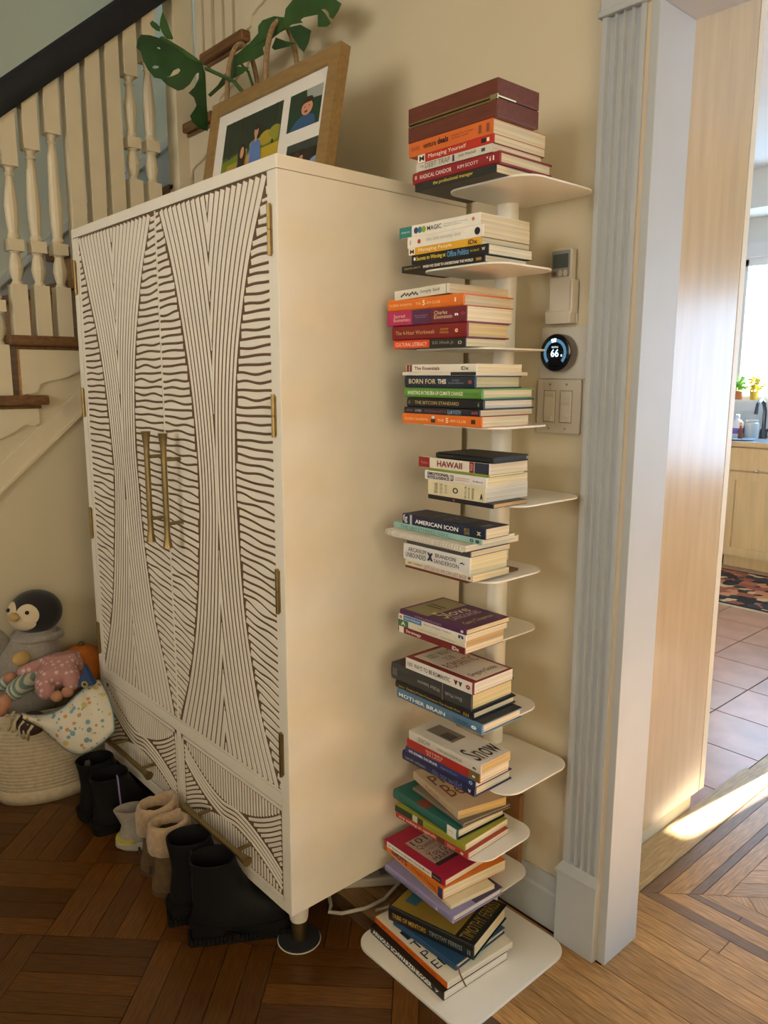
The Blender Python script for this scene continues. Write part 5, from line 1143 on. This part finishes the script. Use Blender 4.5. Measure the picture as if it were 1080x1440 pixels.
# grey sneaker
sk = thing('sneaker', 'light grey running sneaker with yellow heel stripe beside the fleece boots', 'shoe', (-.655, -.560, 0), math.radians(66))
KN = mat('grey_knit', (.34, .31, .26), .85, var=.1, vscale=80, bump=.3, bscale=400)
MB().loft([sec_ring(.022, b+.004, f, .043), sec_ring(.05, b+.004, f-.02, .043), sec_ring(.072, b+.010, f-.075, .040), sec_ring(.095, b+.002, b+.125, .038), sec_ring(.120, b-.010, b+.085, .036, toe=2), sec_ring(.121, b-.004, b+.078, .030, toe=2), sec_ring(.08, b+.012, b+.11, .029)]).build('upper', KN, sk, smooth=True, angle=60)
MB().loft([sec_ring(.0005, b+.004, f-.004, .042), sec_ring(.012, b-.010, f+.006, .048), sec_ring(.030, b-.008, f+.004, .046)]).build('midsole', mat('sole_grey', (.46, .44, .40), .6), sk, smooth=True, angle=50)
MB().loft([sec_ring(.0305, b-.0085, b+.06, .0455), sec_ring(.036, b-.006, b+.06, .0445)]).build('heel_stripe', mat('heel_yellow', (.46, .40, .10), .6), sk)
# fleece boots
SUEDE = mat('suede_tan', (.115, .072, .032), .9, var=.2, vscale=50); FLEECE = mat('fleece', (.40, .28, .17), .98, var=.18, vscale=70, bump=1.0, bscale=160, sheen=.4)
for i, (lx, ly, yw, lab) in enumerate(((-.508, -.566, 66, 'tan suede boot with cream fleece cuff next to the grey sneaker'), (-.404, -.582, 64, 'tan suede boot with cream fleece cuff next to the black zip boot'))):
    t = thing('fleece_boot', lab, 'boot', (lx, ly, 0), math.radians(yw), 'pair of fleece boots')
    b, f = -.125, .125
    MB().loft([sec_ring(.012, b, f, .042), sec_ring(.05, b+.002, f-.012, .042), sec_ring(.075, b+.008, f-.065, .038), sec_ring(.10, b+.010, b+.105, .038), sec_ring(.14, b+.006, b+.10, .040), sec_ring(.18, b+.004, b+.10, .041), sec_ring(.181, b+.012, b+.092, .034), sec_ring(.12, b+.014, b+.09, .033)]).build('upper', SUEDE, t, smooth=True, angle=60)
    MB().loft([sec_ring(.0005, b-.002, f+.002, .044), sec_ring(.013, b-.003, f+.003, .0445)]).build('sole', mat('boot_sole', (.09, .055, .028), .8), t, smooth=True, angle=50)
    mb = MB(); rings = []; rr = random.Random(i+5); n = 26
    for (z, d) in ((.122, .004), (.128, .009), (.15, .0105), (.175, .0095), (.195, .006), (.203, .000), (.196, -.008), (.175, -.010)):
        ring = sec_ring(z, b+.004-d, b+.100+d, .040+d, n)
        rings.append([(x+rr.uniform(-.0015, .0015), y+rr.uniform(-.0015, .0015), z_+rr.uniform(-.002, .002)+(.022*max(0, (x-b-.05)/.06) if z > .18 else 0)) for x, y, z_ in ring])
    mb.loft(rings, False, False).build('fleece_cuff', FLEECE, t, smooth=True)
    MB().box((b-.0035, -.012, .062), (b+.003, .012, .072)).build('heel_patch', mat('patch_dark', (.035, .02, .012), .8), t, bevel=.002)

# ------------------------------------------------------------------ toy basket
bc = Vector((-1.213, -.675, 0)); bax, bay = .138, .205
ROPEC = mat('rope_cream', (.50, .42, .29), .85, var=.12, vscale=60, bump=.4, bscale=250)
bk = thing('toy_basket', 'cream coiled rope basket full of soft toys beside the armoire', 'basket', bc)
prof = []; nco = 26; HB = .315
def prad(z): return 1.0+.10*math.sin(min(z/HB, 1)*PI*.75)-.03*(z/HB)
for k in range(nco):
    z0 = HB*k/nco
    for j in range(4):
        a = -PI/2+PI*(j+.5)/4; prof.append((prad(z0)+.016*math.cos(a), z0+HB/nco*(.5+.5*math.sin(a))))
inn = [(prad(HB)-.03, HB-.004), (.93, HB*.5), (.9, .02)]
MB().lathe(prof+inn, 48, sx=bax*.92, sy=bay*.92).build('coiled_wall', ROPEC, bk, smooth=True)
MB().lathe([(1.018, .0005), (1.03, .02), (1.04, .045), (1.02, .046)], 48, sx=bax*.92, sy=bay*.92).build('base_band', ROPEC, bk, smooth=True)
# penguin
DZ = 2.52
GREYP = mat('plush_grey', (.27, .25, .22), .95, var=.12, vscale=90, bump=.5, bscale=300, sheen=.3); PBLK = mat('plush_black', (.012, .011, .012), .9, sheen=.2, bump=.3, bscale=300); PCRM = mat('plush_cream', (.62, .52, .36), .95, bump=.4, bscale=300); PYEL = mat('plush_yellow', (.50, .34, .13), .95, bump=.4, bscale=300)
hc = und(50, 860, DZ); bcn = und(30, 935, DZ)
pg = thing('plush_penguin', 'grey plush penguin with black head and cream face sitting in the toy basket', 'plush toy', (bcn.x, bcn.y, HB-.10))
go = pg.location.copy()
hl = hc-go; bl_ = bcn-go
rings = []
for (z, r, dx, dy) in ((-.06, .045, .01, .02), (0, .075, .0, .01), (.08, .105, -.008, 0), (.15, .10, -.004, 0), (.20, .088, 0, 0), (.235, .072, .004, .004), (.262, .058, .008, .008)):
    rings.append([(bl_.x+dx+r*1.02*math.cos(2*PI*i/26), bl_.y+dy+r*math.sin(2*PI*i/26), z+.055) for i in range(26)])
sb_ = rings[-1]
cxn = sum(p[0] for p in sb_)/26; cyn = sum(p[1] for p in sb_)/26
# lean the body so the neck meets the head
for k, R_ in enumerate(rings):
    s_ = k/(len(rings)-1); rings[k] = [(p[0]+(hl.x-cxn)*s_, p[1]+(hl.y-cyn)*s_, p[2]+(hl.z-.055-(.262+.055))*s_) for p in R_]
MB().loft(rings).build('body', GREYP, pg, smooth=True)
FD = Vector((.50, -.86, .08)).normalized()
hd = MB().ball((0, 0, 0), (.082, .082, .072), 28, 18); hd.v = [(p[0]+hl.x, p[1]+hl.y, p[2]+hl.z) for p in hd.v]; head = hd.build('head', PBLK, pg, smooth=True)
fu = Vector((0, 0, 1)); fr_ = FD.cross(fu).normalized()     # fr_ : to the viewer's side of the face
def on_head(a, b, k=1.0):
    d = (FD*math.cos(a)*math.cos(b)+fr_*math.sin(a)*math.cos(b)+fu*math.sin(b)).normalized()
    return Vector((d.x*.082, d.y*.082, d.z*.072))*k+hl
# heart-shaped face: two lobes and a chin, as polar fans
def face_patch(ca, cb, ra, rb, nm, m, par, k=1.022, n=22):
    vs = [on_head(ca, cb, k+.012)]; fs = []
    for j, q in enumerate((.5, .85, 1.0)):
        for i in range(n):
            t = 2*PI*i/n; vs.append(on_head(ca+ra*q*math.cos(t), cb+rb*q*math.sin(t), k+.012-(.012*q if j < 2 else .03)))
    for i in range(n): fs.append((0, 1+i, 1+(i+1) % n))
    for j in range(2):
        for i in range(n): fs.append((1+j*n+i, 1+j*n+(i+1) % n, 1+(j+1)*n+(i+1) % n, 1+(j+1)*n+i))
    return MB().add(vs, fs).build(nm, m, par, smooth=True)
face_patch(.52, .12, .50, .52, 'face_lobe', PCRM, head); face_patch(-.42, .12, .46, .50, 'face_lobe', PCRM, head); face_patch(.05, -.28, .80, .42, 'chin_patch', PCRM, head)
e_ = on_head(.50, .22, 1.055); MB().ball(e_, .0065, 12, 8).build('eye', mat('bead_black', (.004, .004, .004), .15), head, smooth=True)
e_ = on_head(-.45, .22, 1.055); MB().ball(e_, .0065, 12, 8).build('eye', mat('bead_black', (.004, .004, .004), .15), head, smooth=True)
e_ = on_head(.03, .02, 1.10); bkm = MB().ball((0, 0, 0), (.022, .016, .014), 14, 10); bkm.xf(Matrix.Translation(e_)).build('beak', PYEL, head, smooth=True)
ncr = [Vector((hl.x, hl.y, hl.z-.072))+Vector((.070*math.cos(a), .070*math.sin(a), -.006+.006*math.cos(a*2))) for a in [2*PI*i/24 for i in range(24)]]
MB().tube(ncr, .013, 8, closed=True).build('neck_fold', GREYP, pg, smooth=True)
wg = MB().ball((0, 0, 0), (.022, .032, .014), 16, 10).xf(Matrix.Translation(und(30, 926, DZ-.105)-go) @ Matrix.Rotation(.4, 4, 'Z') @ Matrix.Rotation(1.2, 4, 'Y')); wg.build('foot', PYEL, pg, smooth=True)
wg = MB().ball((0, 0, 0), (.020, .045, .10), 16, 10).xf(Matrix.Translation(und(-2, 915, DZ-.04)-go) @ Matrix.Rotation(.35, 4, 'X') @ Matrix.Rotation(.3, 4, 'Y')); wg.build('wing', GREYP, pg, smooth=True)
# skin-modifier helper for dolls: chains of (px, py, depth, radius)
def doll(name, label, chains, m, origin):
    t = thing(name, label, 'doll', origin); vs = []; es = []; rad = []; idx = {}
    for ch in chains:
        last = None
        for (x, y, d, r) in ch:
            k = (x, y, d)
            if k not in idx: idx[k] = len(vs); vs.append(und(x, y, d)-Vector(origin)); rad.append(r)
            if last is not None: es.append((last, idx[k]))
            last = idx[k]
    me = bpy.data.meshes.new('clothed_body'); me.from_pydata(vs, es, []); o = bpy.data.objects.new('clothed_body', me); C.objects.link(o); o.parent = t
    me.materials.append(m)
    sk_ = o.modifiers.new('skin', 'SKIN')
    if not me.skin_vertices: me.skin_vertices.new()
    for v, r in zip(me.skin_vertices[0].data, rad): v.radius = (r, r)
    me.skin_vertices[0].data[0].use_root = True
    s2 = o.modifiers.new('sub', 'SUBSURF'); s2.levels = 2; s2.render_levels = 2
    dg = bpy.context.evaluated_depsgraph_get(); me2 = bpy.data.meshes.new_from_object(o.evaluated_get(dg), depsgraph=dg)
    o.modifiers.clear(); o.data = me2
    for p in me2.polygons: p.use_smooth = True
    if not me2.materials: me2.materials.append(m)
    return t
dots = bpy.data.materials.new('pink_dots'); dots.use_nodes = True; nt = dots.node_tree; bs = nt.nodes['Principled BSDF']; bs.inputs['Roughness'].default_value = .9
tcn = nt.nodes.new('ShaderNodeTexCoord'); vo = nt.nodes.new('ShaderNodeTexVoronoi'); vo.inputs['Scale'].default_value = 55; vo.inputs['Randomness'].default_value = .35
cr = nt.nodes.new('ShaderNodeValToRGB'); cr.color_ramp.elements[0].position = .30; cr.color_ramp.elements[1].position = .36; cr.color_ramp.elements[0].color = (.56, .42, .38, 1); cr.color_ramp.elements[1].color = (.40, .20, .185, 1)
nt.links.new(tcn.outputs['Object'], vo.inputs['Vector']); nt.links.new(vo.outputs['Distance'], cr.inputs[0]); nt.links.new(cr.outputs[0], bs.inputs['Base Color'])
SKIN = mat('doll_skin', (.42, .20, .12), .6)
og = und(80, 955, 2.42); og.z = HB-.03
pd = doll('rag_doll', 'doll in a pink dotted suit lying face down on the toys', [
    [(82, 948, 2.42, .052), (84, 940, 2.44, .052), (90, 930, 2.47, .045), (98, 922, 2.52, .03)],
    [(82, 948, 2.42, .052), (62, 960, 2.37, .036), (62, 972, 2.34, .030), (74, 978, 2.33, .022)],
    [(82, 948, 2.42, .052), (100, 952, 2.38, .034), (102, 962, 2.36, .028), (92, 970, 2.35, .020)],
    [(90, 930, 2.47, .045), (60, 938, 2.44, .028), (40, 942, 2.40, .022), (22, 948, 2.39, .018)],
    [(90, 930, 2.47, .045), (106, 928, 2.47, .026), (112, 936, 2.44, .018)]], dots, og)
for nm, (x, y, d) in (('hand', (14, 953, 2.385)), ('foot', (80, 979, 2.33)), ('foot', (95, 973, 2.345))):
    MB().ball(und(x, y, d)-og, (.018, .018, .017), 14, 10).build(nm, SKIN, pd, smooth=True)
tst = stripes('teal_stripes', (.42, .42, .35), (.13, .21, .195), 30, 'DIAGONAL', .9)
og2 = und(20, 975, 2.36); og2.z = HB-.02
td = doll('rag_doll', 'doll with grey-green striped legs sprawled over the basket rim', [
    [(52, 955, 2.44, .036), (40, 958, 2.40, .034), (24, 968, 2.35, .032), (12, 982, 2.31, .026)],
    [(52, 955, 2.44, .036), (30, 955, 2.43, .028), (10, 960, 2.40, .028), (-8, 966, 2.37, .024)]], tst, og2)
for (x, y, d) in ((6, 988, 2.30), (1, 996, 2.295)): MB().ball(und(x, y, d)-og2, (.022, .02, .026), 14, 10).build('foot', SKIN, td, smooth=True)
# orange plush ball behind
oc = und(116, 938, 2.60); ob_ = thing('orange_plush', 'round orange plush ball tucked behind the doll in the toy basket', 'plush toy', (oc.x, oc.y, oc.z-.085))
mb = MB(); rings = []
for k in range(15):
    a = -PI/2+PI*k/14; rings.append([((.085*max(math.cos(a), .02))*(1-.05*abs(math.sin(4*t)))*math.cos(t), (.085*max(math.cos(a), .02))*(1-.05*abs(math.sin(4*t)))*math.sin(t), .085+.078*math.sin(a)) for t in [2*PI*i/40 for i in range(40)]])
mb.loft(rings).build('body', mat('orange_fabric', (.42, .12, .012), .9, var=.1, vscale=40), ob_, smooth=True); MB().lathe([(.010, .160), (.006, .175)], 10).build('stalk', mat('plush_stalk', (.10, .06, .02), .9), ob_)
# little blue board book
tb_c = und(121, 953, 2.36); bb_ = thing('toy_block', 'small blue felt toy with a yellow ring in the basket', 'toy', tb_c)
MB().prism([(-.025, -.03), (.03, -.02), (.0, .045)], -.012, .012, 1).xf(Matrix.Rotation(.8, 4, 'Z')).build('felt_body', mat('felt_blue', (.03, .06, .16), .9), bb_, bevel=.004)
MB().tube([(.008*math.cos(a), -.0135, .008*math.sin(a)-.016) for a in [2*PI*i/14 for i in range(14)]], .0022, 6, closed=True).xf(Matrix.Rotation(.8, 4, 'Z')).build('ring', mat('felt_yellow', (.45, .36, .05), .8), bb_)
# brown plush with cream yarn hanging over the rim
pc = und(45, 1017, 2.36); bp = thing('brown_plush', 'dark brown plush with cream yarn loops hanging over the basket rim', 'plush toy', (pc.x, pc.y, pc.z))
MB().ball((0, 0, 0), (.040, .045, .036), 18, 12).build('body', mat('plush_brown', (.045, .026, .02), .95, bump=.6, bscale=200), bp, smooth=True)
YA = mat('yarn_cream', (.50, .43, .28), .9)
for k, (ax_, ay_) in enumerate(((20, 1006), (27, 1012), (34, 1020), (40, 1024), (46, 1026))):
    q0 = und(ax_, ay_-6, 2.325)-pc; MB().tube([q0, q0+Vector((-.006, -.012, -.018)), q0+Vector((-.010, -.014, -.045)), q0+Vector((-.018, -.016, -.062+.008*k))], .005, 7).build('yarn_loop', YA, bp, smooth=True)
# bib draped over the rim
bibm = bpy.data.materials.new('bib_print'); bibm.use_nodes = True; nt = bibm.node_tree; bs = nt.nodes['Principled BSDF']; bs.inputs['Roughness'].default_value = .9
tcn = nt.nodes.new('ShaderNodeTexCoord'); prev = None
base_c = (.62, .58, .47, 1)
for i, (sc_, thr, colr) in enumerate(((30, .24, (.16, .30, .38, 1)), (26, .24, (.55, .42, .13, 1)), (37, .22, (.50, .24, .10, 1)), (48, .18, (.25, .33, .28, 1)))):
    vo = nt.nodes.new('ShaderNodeTexVoronoi'); vo.inputs['Scale'].default_value = sc_; mpn = nt.nodes.new('ShaderNodeMapping'); mpn.inputs['Location'].default_value = (i*.37, i*.21, i*.13)
    nz = nt.nodes.new('ShaderNodeMath'); nz.operation = 'LESS_THAN'; nz.inputs[1].default_value = thr
    nt.links.new(tcn.outputs['Object'], mpn.inputs[0]); nt.links.new(mpn.outputs[0], vo.inputs['Vector']); nt.links.new(vo.outputs['Distance'], nz.inputs[0])
    mx_ = nt.nodes.new('ShaderNodeMix'); mx_.data_type = 'RGBA'; mx_.inputs[7].default_value = colr
    if prev: nt.links.new(prev, mx_.inputs[6])
    else: mx_.inputs[6].default_value = base_c
    nt.links.new(nz.outputs[0], mx_.inputs[0]); prev = mx_.outputs[2]
nt.links.new(prev, bs.inputs['Base Color'])
topc = [(30, 1004, 2.345), (50, 1007, 2.345), (74, 1004, 2.330), (92, 994, 2.325), (110, 977, 2.345), (126, 963, 2.385), (139, 957, 2.415)]
botc = [(34, 1010, 2.335), (58, 1022, 2.325), (78, 1040, 2.310), (98, 1056, 2.305), (118, 1058, 2.305), (140, 1046, 2.310), (160, 1028, 2.320)]
bo = und(95, 1010, 2.325); bib = thing('baby_bib', 'cream quilted bib with animal print and blue edging draped over the basket', 'bib', bo)
rows = []; nv = 10
def cr_pt(arr, t):
    return Vector([smooth_interp([(i, arr[i][k]) for i in range(len(arr))], t) for k in range(3)])
for j in range(nv+1):
    row = []
    for i in range(31):
        t = i/30*(len(topc)-1); a_ = cr_pt(topc, t); b_ = cr_pt(botc, t); s_ = j/nv; p = a_.lerp(b_, s_)
        p.z -= .022*math.sin(PI*s_); row.append(und(p.x+4*s_*(1-s_)*(i/30)*6, p.y, p.z+.003*math.sin(i*.9))-bo)
    rows.append(row)
o = MB().loft(rows, closed=False).build('cloth', bibm, bib, smooth=True); sd = o.modifiers.new('thick', 'SOLIDIFY'); sd.thickness = .004
MB().tube(rows[0], .0045, 7).build('edging', mat('bib_blue', (.13, .27, .33), .8), bib, smooth=True); MB().tube(rows[-1]+[r[-1] for r in rows[::-1]], .004, 7).build('edging', mat('bib_blue', (.13, .27, .33), .8), bib, smooth=True)
# ------------------------------------------------------------------ unseen shelf unit added to block low window light (behind the camera)
dv = thing('light_blocker', 'unseen oak shelf unit added behind the viewer to block low window light', 'light_blocker', (-.45, -3.15, 0))
DL, DH, DD = 2.9, 1.28, .30
MB().box((-DL/2, DD/2-.012, 0), (DL/2, DD/2, DH)).build('back_panel', OAKD, dv)
for x in (-DL/2, DL/2-.02): MB().box((x, -DD/2, 0), (x+.02, DD/2-.0125, DH)).build('side_panel', OAKD, dv)
for x in (-.5, .48): MB().box((x, -DD/2, .08), (x+.02, DD/2-.0125, DH-.025)).build('divider', OAKD, dv)
for z in (.06, .45, .85): MB().box((-DL/2+.0205, -DD/2, z), (-.5005, DD/2-.0125, z+.02)).build('shelf', OAKD, dv); MB().box((-.4795, -DD/2, z), (.4795, DD/2-.0125, z+.02)).build('shelf', OAKD, dv); MB().box((.5005, -DD/2, z), (DL/2-.0205, DD/2-.0125, z+.02)).build('shelf', OAKD, dv)
MB().box((-DL/2-.01, -DD/2-.01, DH), (DL/2+.01, DD/2+.01, DH+.025)).build('top', OAKD, dv)
